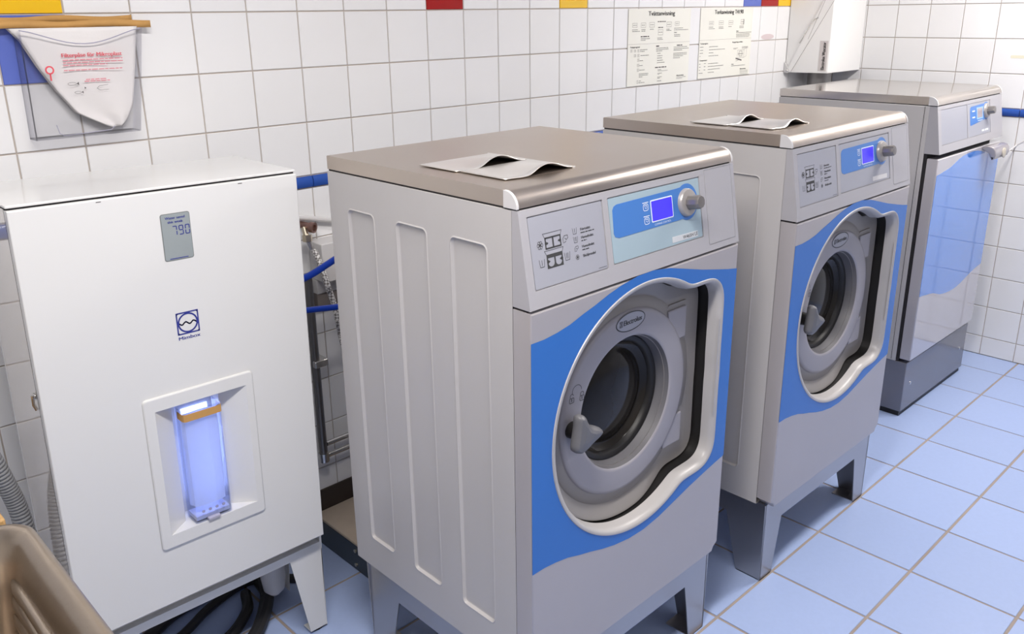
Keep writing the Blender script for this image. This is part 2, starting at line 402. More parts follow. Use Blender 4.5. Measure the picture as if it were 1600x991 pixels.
def control_panel(t, w, zb, zt, dy, recess, m, back=0.047):
    """wedge with recessed fields; returns the frame of the slanted face"""
    L = math.hypot(dy, zt-zb); M = frame((0, 0, zb), (1, 0, 0), (0, dy, zt-zb))
    us = sorted({0.0, w}|{r[0] for r in recess}|{r[2] for r in recess}); vs = sorted({0.0, L}|{r[1] for r in recess}|{r[3] for r in recess})
    def dep(i, j):
        u, v = (us[i]+us[i+1])/2, (vs[j]+vs[j+1])/2
        for r in recess:
            if r[0] < u < r[2] and r[1] < v < r[3]: return -r[4]
        return 0.0
    mb = MB()
    for i in range(len(us)-1):
        for j in range(len(vs)-1):
            d = dep(i, j); a, b, c, e = us[i], us[i+1], vs[j], vs[j+1]
            mb.add([M @ Vector(p) for p in ((a, c, d), (b, c, d), (b, e, d), (a, e, d))], [(0, 1, 2, 3)])
            if i+1 < len(us)-1 and dep(i+1, j) != d:
                d2 = dep(i+1, j); mb.add([M @ Vector(p) for p in ((b, c, d), (b, c, d2), (b, e, d2), (b, e, d))], [(0, 1, 2, 3)])
            if j+1 < len(vs)-1 and dep(i, j+1) != d:
                d2 = dep(i, j+1); mb.add([M @ Vector(p) for p in ((a, e, d), (b, e, d), (b, e, d2), (a, e, d2))], [(0, 1, 2, 3)])
    for x in (0, w):
        mb.add([(x, 0, zb), (x, dy, zt), (x, back, zt), (x, back, zb)], [(0, 1, 2, 3)])
    mb.add([(0, 0, zb), (w, 0, zb), (w, back, zb), (0, back, zb)], [(0, 1, 2, 3)])
    mb.add([(0, dy, zt), (w, dy, zt), (w, back, zt), (0, back, zt)], [(0, 1, 2, 3)])
    o = mb.obj('control_panel', m, t, smooth=0, fixn=False)
    return o, M
def lid(t, w, y0, y1, zb, zt, m):
    r = zt-zb
    prof = [(y1, zb), (y1, zt-0.002), (y1-0.002, zt)]+[(y0+r-r*math.sin(math.radians(a)), zb+r*math.cos(math.radians(a))) for a in range(0, 91, 9)]
    M = frame((0, 0, 0), (0, 1, 0), (0, 0, 1))
    MB().prism(prof, M, 0.003, w-0.003).obj('top_plate', m, t, smooth=30)
    cap = [(y0+r+0.004, zb-0.001), (y0+r+0.004, zt+0.0005)]+[(y0+r-(r+0.001)*math.sin(math.radians(a)), zb+(r+0.001)*math.cos(math.radians(a))) for a in range(0, 91, 9)]+[(y0-0.001, zb-0.001)]
    for x in (-0.001, w-0.005):
        MB().prism(cap, M, x, x+0.006).obj('end_cap', cap_white, t, smooth=30, bevel=0.0008)
    MB().box(0.004, y0+0.006, zb-0.004, w-0.004, y1-0.004, zb).obj('shadow_gap', gap_black, t, smooth=0)
def base_frame(t, w, d, h):
    MX = frame((0, 0, 0), (0, 1, 0), (0, 0, 1))
    y0, y1 = 0.020, d-0.03
    for sx in (0, 1):
        for sy in (0, 1):
            mb = MB()
            fx = lambda x: x if not sx else w-x
            fyy = lambda y: y if not sy else (y0+y1)-y
            fp = [(fx(0.006), h), (fx(0.112), h), (fx(0.112), 0.185), (fx(0.078), 0), (fx(0.012), 0)]
            yy = y0 if not sy else y1
            mb.prism(fp, FM, -yy-(0.003 if not sy else 0), -yy+(0 if not sy else 0.003))
            sp = [(fyy(y0), h), (fyy(0.15), h), (fyy(0.15), 0.19), (fyy(0.104), 0), (fyy(y0), 0)]
            xx = 0.012 if not sx else w-0.015
            mb.prism(sp, MX, xx, xx+0.003)
            mb.box(fx(0.012) if not sx else fx(0.075), min(fyy(y0), fyy(y0+0.08)), 0, fx(0.075) if not sx else fx(0.012), max(fyy(y0), fyy(y0+0.08)), 0.003)
            mb.obj('leg', steel_leg, t, smooth=0)
    for yy in (y0, y1-0.003): MB().box(0.112, yy, 0.185, w-0.112, yy+0.003, h).obj('apron', steel_leg, t, smooth=0)
    for xx in (0.012, w-0.015): MB().box(xx, 0.15, 0.19, xx+0.003, y1-0.13, h).obj('apron', steel_leg, t, smooth=0)
def screw(t, p, n, m=None, r=0.005):
    MB().lathe([(r, 0), (r, 0.0015), (r*0.6, 0.003), (0, 0.003)], p, n, 12).obj('screw', m or chrome, t)
def icon_tub(pr, x, y, s, bars):
    pr.line([(x-s, y+s), (x-s*0.75, y-s), (x+s*0.75, y-s), (x+s, y+s)], s*0.14)
    for k in range(bars): pr.line([(x+(k-(bars-1)/2)*s*0.5, y-s*0.5), (x+(k-(bars-1)/2)*s*0.5, y+s*0.8)], s*0.16)
def icon_flower(pr, x, y, s):
    for k in range(6):
        a = k*math.pi/3; pr.ringp(ell(x+0.58*s*math.cos(a), y+0.58*s*math.sin(a), 0.40*s, 0.40*s, 14), s*0.12)
    pr.poly(ell(x, y, 0.2*s, 0.2*s, 10))
def icon_hand(pr, x, y, s):
    pr.line([(x-s, y-s), (x-s, y+0.2*s), (x-0.4*s, y+0.9*s), (x+0.9*s, y+0.9*s), (x+s, y+0.2*s), (x+0.3*s, y-0.3*s), (x-0.2*s, y+0.2*s)], s*0.15)
    pr.line([(x-0.6*s, y-s), (x+0.1*s, y-0.7*s)], s*0.15)
def make_washer(x0, y0, label, first):
    t = thing('washing_machine', (x0, y0, 0), label, 'washing machine', group='front loading washing machines')
    D = 0.664; Zb = 0.262
    # body shell with three pressed-in panels on each side
    mb = MB()
    MX = frame((0, 0, 0), (0, 1, 0), (0, 0, 1))
    outer = [(0.0475, Zb), (D, Zb), (D, 1.308), (0.0475, 1.308)]
    holes = [rrect(a, 0.352, b, 1.232, 0.016, 5) for a, b in ((.114, .228), (.299, .409), (.485, .592))]
    for xs, sg in ((0.0, 1), (W, -1)):
        mb.fill([outer]+holes, MX, xs)
        for h in holes:
            l1 = inset(h, 0.003); l2 = inset(h, 0.007); l3 = inset(h, 0.010)
            mb.loft([ring3(h, MX, xs), ring3(l1, MX, xs-sg*0.0012), ring3(l2, MX, xs+sg*0.0055), ring3(l3, MX, xs+sg*0.0062)])
            mb.fill([l3], MX, xs+sg*0.0062)
    mb.add([(0, D, Zb), (W, D, Zb), (W, D, 1.308), (0, D, 1.308), (0, 0.0475, Zb), (W, 0.0475, Zb), (W, 0.0475, 1.308), (0, 0.0475, 1.308)],
           [(0, 1, 2, 3), (0, 1, 5, 4), (2, 3, 7, 6)])
    mb.obj('body', body_grey, t, smooth=40)
    MB().box(0.03, 0.04, Zb-0.016, W-0.03, D-0.025, Zb).obj('floor_rail', steel_leg, t, smooth=0)
    for yy in (0.08, 0.34, 0.615): screw(t, (0.0295, yy, Zb-0.008), (-1, 0, 0))
    # front panel
    zt = 1.1175
    outer = [(0.022, 0.262), (W-0.022, 0.262), (W-0.016, 0.274), (W, 0.284), (W, zt), (0, zt), (0, 0.284), (0.016, 0.274)]
    o1 = inset(outer, 0.004)
    mb = MB(); mb.fill([o1, OPEN], FM, 0)
    mb.loft([ring3(o1, FM, 0), ring3(inset(outer, 0.0012), FM, -0.0012), ring3(outer, FM, -0.004), ring3(outer, FM, -0.0465)])
    mb.obj('front_panel', front_grey, t, smooth=30)
    MB().box(0.003, 0.012, 1.1165, W-0.003, 0.05, 1.1225).obj('seam_gap', gap_black, t, smooth=0)
    # blue wave decal around the opening
    dw = inset(OPEN, -0.003)
    up = [(max(0.001, x), ZC+z) for x, z in WAVE]; dn = [(max(0.001, x), ZC-z-0.002) for x, z in WAVE]
    MB().fill([dn+up[::-1], dw], FM, 0.0004).obj('blue_band', decal_blue, t, smooth=0)
    # bezel of the door pocket
    rings = [ring3(inset(OPEN, -0.004), FM, 0.0004), ring3(inset(OPEN, -0.003), FM, 0.0025), ring3(inset(OPEN, 0.001), FM, 0.003), ring3(inset(OPEN, 0.006), FM, 0.0005), ring3(inset(OPEN, 0.011), FM, -0.012), ring3(inset(OPEN, 0.013), FM, -0.031)]
    MB().loft(rings).obj('pocket_bezel', bezel_grey, t, smooth=50)
    MB().loft([ring3(inset(OPEN, 0.013), FM, -0.031), ring3(inset(OPEN, 0.008), FM, -0.033), ring3(inset(OPEN, 0.008), FM, -0.070)]).obj('pocket_seal', rubber, t, smooth=50)
    MB().box(W-0.0655, -0.0012, ZC-0.12, W-0.0595, 0.0, ZC+0.14).obj('bezel_groove', bezel_grey, t, smooth=0, bevel=0.001)
    # door
    pl = inset(OPEN, 0.024); MC = Vector((XC, 0, ZC))
    def edge(L, extra):
        o = []
        for u, v in L:
            k = min(1, max(0, (u-0.40)/0.16)); k = k*k*(3-2*k); o.append(FM @ Vector((u, v, -(0.043+0.017*k)-extra)))
        return o
    i3 = inset(OPEN, 0.046)
    mb = MB(); mb.loft([edge(inset(OPEN, 0.009), 0.006), edge(inset(OPEN, 0.0135), 0.0), edge(inset(OPEN, 0.020), 0.001), ring3(i3, FM, -0.059)])
    mb.fill([i3, ell(XC, ZC, 0.155, 0.155, 64)], FM, -0.059)
    door = mb.obj('door', door_plate_m, t, smooth=40)
    AX = (0, -1, 0); o3 = (XC, 0, ZC)
    MB().lathe([(0.250, -0.060), (0.246, -0.056), (0.228, -0.054), (0.223, -0.052)], o3, AX, 96).obj('door_collar', door_plate_m, door, smooth=50)
    MB().lathe([(0.224, -0.062), (0.2235, -0.052), (0.219, -0.0465), (0.212, -0.045), (0.168, -0.045), (0.1625, -0.0455), (0.160, -0.048)], o3, AX, 128).obj('door_ring', ring_grey, door, smooth=50)
    MB().lathe([(0.160, -0.048), (0.151, -0.083)], o3, AX, 128).obj('door_cone', mat('cone_shade_grey', rgb(106, 105, 109), 0.45), door, smooth=50)  # shade on the cone wall is put into its darker grey
    MB().lathe([(0.1515, -0.082), (0.149, -0.079), (0.140, -0.080), (0.136, -0.083), (0.133, -0.096)], o3, AX, 96).obj('door_gasket', rubber, door, smooth=50)
    MB().lathe([(0.135, -0.092), (0.124, -0.103), (0.114, -0.105), (0.108, -0.100), (0.085, -0.094), (0.05, -0.089), (0.02, -0.087), (0.0, -0.0868)], o3, AX, 96).obj('door_glass', glass_dark, door, smooth=60)
    for sz in (1, -1):
        a, b = sorted((ZC+sz*0.100, ZC+sz*0.180))
        MB().prism([(XC+0.15, a), (XC+0.222, a), (XC+0.222, b), (XC+0.15, b)], FM, -0.068, -0.049).obj('hinge_block', ring_grey, door, smooth=0, bevel=0.003)
        MB().prism(rrect(XC+0.15, a-0.006, XC+0.234, b+0.012, 0.012), FM, -0.062, -0.055).obj('hinge_pad', door_plate_m, door, smooth=30, bevel=0.002)
    # handle
    hb = MB().lathe([(0.019, -0.047), (0.018, -0.030), (0.016, -0.012)], (0.166, 0, 0.803), AX, 24, True).obj('handle_spindle', rubber, door)
    H = smooth_poly(HANDLE); rings = [ring3(inset(H, i_), FM, dd) for i_, dd in ((0.004, -0.022), (0.0005, -0.018), (0.0, -0.010), (0.002, -0.003), (0.007, 0.002))]
    mb = MB().loft(rings); mb.fill([inset(H, 0.004)], FM, -0.022)
    cx = sum(p[0] for p in H)/len(H); cz = sum(p[1] for p in H)/len(H)
    li = inset(H, 0.007); mid = [(cx+(p[0]-cx)*0.45, cz+(p[1]-cz)*0.45) for p in li]
    mb.loft([ring3(li, FM, 0.002), ring3(mid, FM, 0.005)]); mb.fill([mid], FM, 0.005)
    mb.obj('handle', handle_grey, door, smooth=60)
    # prints on the ring
    RM = frame((0, 0.0450, 0), (1, 0, 0), (0, 0, 1))
    lx, lz = XC+0.001, ZC+0.1975
    badge = MB().prism(ell(lx, lz, 0.051, 0.0225, 40), RM, 0, 0.0008).obj('brand_badge', plate_grey, door, smooth=30)
    Print(RM, 0.0011).ringp(ell(lx, lz, 0.051, 0.0225, 40), 0.0022).ringp([(lx-0.039, lz-0.007), (lx-0.029, lz-0.007), (lx-0.029, lz+0.007), (lx-0.039, lz+0.007)], 0.0012).line([(lx-0.034, lz-0.007), (lx-0.034, lz+0.007)], 0.001).line([(lx-0.038, lz+0.006), (lx-0.030, lz-0.006)], 0.001).line([(lx-0.038, lz-0.006), (lx-0.030, lz+0.006)], 0.001).obj('badge_print', print_dark, door)
    text('badge_lettering', 'Electrolux', RM, print_dark, door, h=0.0125, w=0.064, x=lx-0.025, y=lz-0.0055, d=0.0012, heavy=0.04)
    pr = Print(RM, 0.0005)
    for ax_, az, op in ((0.167, 0.8725, 1), (0.1995, 0.869, 0)):
        pr.ringp(rrect(ax_-0.0075, az-0.0085, ax_+0.0075, az+0.004, 0.003, 3), 0.0014).line([(ax_, az-0.004), (ax_, az+0.001)], 0.0022)
        sh = [(ax_-0.005, az+0.004)]+[(ax_+0.005*math.cos(math.radians(a)), az+0.0085+0.004*math.sin(math.radians(a))) for a in range(180, -1, -30)]
        if not op: sh.append((ax_+0.005, az+0.004))
        pr.line(sh, 0.0013)
    pr.line([(0.183+0.0145*math.cos(math.radians(a)), 0.8885+0.013*math.sin(math.radians(a))) for a in range(195, -11, -15)], 0.0012)
    pr.obj('lock_symbols', print_dark, door)
    # control panel
    rec = [(0.020, 0.034, 0.233, 0.175, 0.003), (0.249, 0.037, 0.569, 0.1755, 0.003), (0.588, 0.0135, 0.698, 0.187, 0.001)]
    cp, PM = control_panel(t, W, 1.1225, 1.3085, 0.031, rec, panel_grey)
    MB().prism(rrect(0.0225, 0.0365, 0.2305, 0.1725, 0.003), PM, -0.003, -0.0012).obj('instruction_plate', plate_grey, cp, smooth=30)
    MB().prism(rrect(0.2515, 0.0395, 0.5665, 0.173, 0.003), PM, -0.003, -0.0012).obj('control_plate', plate_blue if first else plate_grey, cp, smooth=30)
    MB().prism(rrect(0.590, 0.0155, 0.696, 0.185, 0.003), PM, -0.001, 0.0003).obj('blank_cover', panel_grey, cp, smooth=30)
    zp = -0.0012
    pr = Print(PM, zp+0.0003)
    for y1, y0_, lower in ((0.129, 0.106, 0), (0.096, 0.069, 1)):
        pr = Print(PM, zp+0.0003)
        pr.line([(0.0605, y1), (0.0565, y1+0.0075), (0.108, y1+0.0075), (0.1045, y1)], 0.0009)
        if not lower:
            for (a, b) in ((0.0605, 0.0635), (0.0805, 0.0845), (0.1015, 0.1045)): pr.rect(a, y0_, b, y1)
            pr.rect(0.0605, y0_, 0.1045, y0_+0.003); pr.rect(0.0605, y1-0.003, 0.1045, y1)
        else:
            def arch(a, b): return [(a, y1-0.007), (a, y0_+0.010)]+[((a+b)/2-(b-a)/2*math.cos(math.radians(q)), y0_+0.010-(0.007)*math.sin(math.radians(q))) for q in range(0, 181, 20)]+[(b, y1-0.007)]
            pr.mb.fill([[(0.0605, y0_), (0.1045, y0_), (0.1045, y1), (0.0605, y1)], arch(0.064, 0.0805), arch(0.0845, 0.101)], PM, zp+0.0003)
        for sx, xx in ((1, 0.060), (-1, 0.105)):
            yy = (y0_+y1)/2
            pr.rect(min(xx, xx+sx*0.004), yy-0.0007, max(xx, xx+sx*0.004), yy+0.0007); pr.poly([(xx+sx*0.004, yy-0.0035), (xx+sx*0.010, yy), (xx+sx*0.004, yy+0.0035)])
        pr.obj('dispenser_diagram', print_dark, cp)
    pr = Print(PM, zp+0.0003)
    for fn, args in ((icon_flower, (0.047, 0.117, 0.0085)), (icon_hand, (0.117, 0.117, 0.007)), (icon_tub, (0.047, 0.0825, 0.007, 1)), (icon_tub, (0.117, 0.083, 0.0075, 2)), (icon_tub, (0.1445, 0.127, 0.0058, 1)), (icon_tub, (0.145, 0.110, 0.0058, 2)), (icon_hand, (0.145, 0.092, 0.0052)), (icon_flower, (0.145, 0.075, 0.0055))):
        pr = Print(PM, zp+0.0003); fn(pr, *args); pr.obj('dispenser_symbol', print_dark, cp)
    for a_, v_, b_ in ((0.161, 0.1205, 0.203), (0.161, 0.1045, 0.177), (0.161, 0.0865, 0.182)): Print(PM, zp+0.0003).words(a_, v_, b_, 0.003).obj('small_print', print_dark, cp)
    Print(PM, zp+0.0003).rect(0.203, 0.0402, 0.227, 0.0411).obj('small_print', print_dark, cp)
    for s_, yy, ww in (('F\u00f6rtv\u00e4tt', 0.125, 0.029), ('Huvudtv\u00e4tt', 0.109, 0.036), ('Huvudtv\u00e4tt', 0.091, 0.036), ('Sk\u00f6ljmedel', 0.0725, 0.037)):
        text('plate_lettering', s_, PM, print_dark, cp, h=0.0054, w=ww, x=0.161, y=yy, d=zp+0.0004, heavy=0.045)
    kx, kv = 0.5165, 0.1262
    pill = [(0.274, 0.089), (0.482, 0.0905)]+[(kx+0.0405*math.cos(math.radians(a)), kv+0.0405*math.sin(math.radians(a))) for a in range(-120, 121, 8)]+[(0.482, 0.1605), (0.276, 0.158), (0.267, 0.155), (0.262, 0.148), (0.2595, 0.100), (0.263, 0.093)]
    MB().prism(pill, PM, zp, zp+0.0006).obj('blue_display_field', pill_blue, cp, smooth=0)
    MB().prism(rrect(0.386, 0.1012, 0.463, 0.149, 0.003), PM, zp, zp+0.0012).obj('screen_bezel', print_white, cp, smooth=0)
    MB().prism(rrect(0.3885, 0.1037, 0.4605, 0.1465, 0.002), PM, zp, zp+0.0016).obj('screen', screen_m, cp, smooth=0)
    pr = Print(PM, zp+0.0009)
    for vv in (0.139, 0.110):
        pr.line([(0.360, vv+0.008), (0.379, vv+0.008)], 0.0016).ringp(rrect(0.3605, vv-0.0095, 0.3785, vv+0.0055, 0.005, 3), 0.0013).line([(0.365, vv+0.0015), (0.3735, vv+0.0015), (0.3735, vv-0.0045)], 0.0013).line([(0.367, vv-0.002), (0.370, vv-0.0045)], 0.0013)
    pr.obj('display_symbols', print_white, cp)
    text('display_lettering', 'COMPASS CONTROL', PM, print_white, cp, h=0.0042, w=0.058, x=0.395, y=0.0935, d=zp+0.0009, bold=0.0)
    MB().prism([(0.452, 0.0448), (0.548, 0.0432), (0.548, 0.0560), (0.452, 0.0578)], PM, zp, zp+0.0005).obj('model_strip', mat('strip_grey', rgb(202, 205, 208), 0.4) if first else cap_white, cp, smooth=0)
    if first: text('model_lettering', 'W465H LE', PM, print_dark, cp, h=0.0082, w=0.056, x=0.4905, y=0.0465, d=zp+0.0009, bold=0.0)
    kn = PM.to_3x3() @ Vector((0, 0, 1)); ko = PM @ Vector((kx-0.003, kv-0.001, zp))
    MB().lathe([(0.0315, 0.0), (0.031, 0.006), (0.0285, 0.0095), (0.022, 0.011), (0.0, 0.011)], ko, kn, 48).obj('dial', mat('dial_grey', rgb(168, 163, 160), 0.32, metal=0.3), cp, smooth=40)
    MB().lathe([(0.0165, 0.010), (0.0158, 0.030), (0.0152, 0.038), (0.0135, 0.041), (0.0, 0.0415)], ko, kn, 10).obj('dial_grip', knob_grey, cp, smooth=25)
    # top plate with two soap hatches
    lid(t, W, 0.033, D+0.003, 1.3122, 1.343, steel_top)
    zt = 1.3432
    for (ya, yb, xa, hump, hc) in ((0.268, 0.388, 0.057, 0.018, 0.180), (0.130, 0.262, 0.064, 0.016, 0.186)):
        nx, ny = 26, 10; mb = MB(); rows = []
        for j in range(ny+1):
            row = []
            v = j/ny; y = ya+(yb-ya)*v
            for i in range(nx+1):
                u = i/nx; x = xa+(0.258-xa)*u
                q = (x-hc)/(0.085 if x < hc else 0.072); g = (0.5+0.5*math.cos(math.pi*q)) if abs(q) < 1 else 0
                dip = -0.010*math.exp(-((x-(xa+0.055))/0.03)**2)*(1-v)
                row.append((x, y+dip, zt+0.0022+hump*g*(1-v)**1.3))
            rows.append(row)
        mb.loft(rows, False)
        o = mb.obj('soap_hatch', steel_flap, t, smooth=60, fixn=False)
        so = o.modifiers.new('thick', 'SOLIDIFY'); so.thickness = 0.0016; so.offset = 1
        MB().prism(rrect(hc-0.062, ya-0.002, hc+0.066, ya+0.075, 0.02), Matrix(), zt-0.0002, zt+0.0006).obj('hatch_opening', mat('hatch_dark', (0.23, 0.19, 0.165, 1), 0.4, metal=0.9), t, smooth=0)
    MB().box(0.256, 0.128, zt-0.001, 0.264, 0.396, zt+0.004).obj('hatch_hinge', steel_flap, t, smooth=0, bevel=0.001)
    base_frame(t, W, D, 0.262)
    return t
make_washer(*WASH[0], 'nearest grey and blue washing machine, beside the white filter cabinet', True)
make_washer(*WASH[1], 'middle grey and blue washing machine, between the nearest washer and the dryer', False)

# ------------------------------------------------------------------ tumble dryer
def make_dryer(x0, y0):
    t = thing('tumble_dryer', (x0, y0, 0), 'grey tumble dryer with plain glossy blue door in the far corner', 'tumble dryer')
    w, D = 0.702, 0.69
    MB().box(0, 0.058, 0.245, w, D, 1.292).obj('body', body_grey, t, bevel=0.002)
    MB().box(0.004, 0.046, 0.25, w-0.004, 0.06, 1.11).obj('door_gap', gap_black, t, smooth=0)
    # side seam strip
    MB().box(-0.0006, 0.075, 0.25, 0.0005, 0.0765, 1.29).obj('side_seam', gap_black, t, smooth=0)
    cp, PM = control_panel(t, w, 1.112, 1.291, 0.030, [(0.030, 0.032, 0.300, 0.168, 0.0025), (0.308, 0.032, 0.56, 0.168, 0.0025)], panel_grey, back=0.058)
    MB().prism(rrect(0.032, 0.034, 0.298, 0.166, 0.002), PM, -0.0025, -0.0012).obj('blank_plate', plate_grey, cp, smooth=0)
    MB().prism(rrect(0.310, 0.034, 0.558, 0.166, 0.002), PM, -0.0025, -0.0012).obj('control_plate', plate_grey, cp, smooth=0)
    zp = -0.0012; kx, kv = 0.512, 0.126
    pill = [(0.335, 0.078), (0.48, 0.0905)]+[(kx+0.036*math.cos(math.radians(a)), kv+0.036*math.sin(math.radians(a))) for a in range(-110, 121, 10)]+[(0.345, 0.154), (0.336, 0.150), (0.332, 0.143), (0.331, 0.088)]
    MB().prism(pill, PM, zp, zp+0.0006).obj('blue_display_field', pill_blue, cp, smooth=0)
    MB().prism(rrect(0.404, 0.098, 0.476, 0.146, 0.003), PM, zp, zp+0.001).obj('screen_bezel', mat('pale_blue', rgb(150, 190, 235), 0.3), cp, smooth=0)
    MB().prism(rrect(0.412, 0.104, 0.468, 0.142, 0.002), PM, zp, zp+0.0014).obj('screen', mat('screen_off', rgb(168, 160, 165), 0.25), cp, smooth=0)
    for q in (0.132, 0.107): Print(PM, zp+0.0009).rect(0.355, q, 0.385, q+0.005).obj('display_symbol', print_white, cp)
    Print(PM, zp+0.0009).words(0.415, 0.092, 0.47, 0.004).obj('display_print', print_white, cp)
    Print(PM, zp+0.0004).words(0.46, 0.048, 0.535, 0.012).obj('model_strip', print_white, cp)
    kn = PM.to_3x3() @ Vector((0, 0, 1)); ko = PM @ Vector((kx, kv, zp))
    MB().lathe([(0.031, 0.0), (0.030, 0.006), (0.027, 0.009), (0.0, 0.010)], ko, kn, 40).obj('dial', mat('dial_grey', rgb(168, 163, 160), 0.32), cp, smooth=40)
    MB().lathe([(0.0165, 0.009), (0.0155, 0.032), (0.014, 0.036), (0.0, 0.0365)], ko, kn, 10).obj('dial_grip', knob_grey, cp, smooth=25)
    lid(t, w, 0.030, D, 1.2955, 1.326, mat('steel_top_smooth', (0.60, 0.55, 0.50, 1), 0.13, metal=1.0, var=0.05, vscale=6, stretch=(0.6, 3, 1)))
    # door: flat glossy panel
    dm = mat('door_gloss_grey', rgb(182, 178, 182), 0.07, coat=1.0, spec=0.8); db = mat('door_gloss_blue', rgb(66, 132, 220), 0.07, coat=1.0, spec=0.8)
    door = MB().box(0.003, 0.0, 0.258, w-0.004, 0.045, 1.094).obj('door', dm, t, bevel=0.004)
    cz = 0.785
    wv = [(0.0042, .246), (.04, .249), (.075, .254), (.112, .258), (.15, .264), (.187, .275), (.224, .286), (.262, .293), (.303, .297), (.34, .299), (.377, .299), (.42, .296), (.46, .290), (.505, .280), (.55, .270), (.585, .263), (.62, .257), (.655, .253), (w-0.008, .250)]
    MB().prism([(x, cz-z) for x, z in wv]+[(x, cz+z) for x, z in wv[::-1]], FM, 0.0, 0.0006).obj('blue_band', db, door, smooth=0)
    # handle with lock at the top right of the door
    hm = mat('handle_smoke', rgb(150, 145, 148), 0.18, coat=0.5)
    prof = [(0.0, 1.093), (-0.030, 1.096), (-0.046, 1.091), (-0.055, 1.078), (-0.057, 1.060), (-0.052, 1.044), (-0.043, 1.038), (-0.036, 1.050), (-0.028, 1.066), (-0.012, 1.076), (0.0, 1.078)]
    h = MB().prism(prof, frame((0, 0, 0), (0, 1, 0), (0, 0, 1)), w-0.235, w-0.065).obj('door_handle', hm, door, smooth=30, bevel=0.006, seg=3)
    MB().lathe([(0.021, 0.0), (0.021, 0.004), (0.017, 0.0055), (0.0, 0.0055)], (w-0.135, -0.055, 1.061), (0, -1, 0.05), 28).obj('lock_button', mat('button_cream', rgb(190, 182, 166), 0.4), h)
    # plinth
    MB().box(0.006, 0.012, 0.022, w-0.006, 0.65, 0.244).obj('plinth', plinth_m, t, bevel=0.003)
    MB().box(0.012, 0.02, 0.0, w-0.012, 0.64, 0.022).obj('plinth_foot', rubber, t, smooth=0)
    for xx in (0.075, w-0.075): screw(t, (xx, 0.012, 0.135), (0, -1, 0), r=0.007)
    return t
make_dryer(2.742, -1.0)
MB().tube([(3.385, -1.045, 1.05), (3.55, -1.0, 1.03), (XR-0.004, -0.985, 1.04), (XR-0.0045, -1.06, 1.095), (XR-0.0045, -1.3, 1.20)], 0.003, 8).obj('white_cable', cap_white)
tag(bpy.data.objects['white_cable'], 'thin white cable running from the dryer handle along the right wall', 'cable')

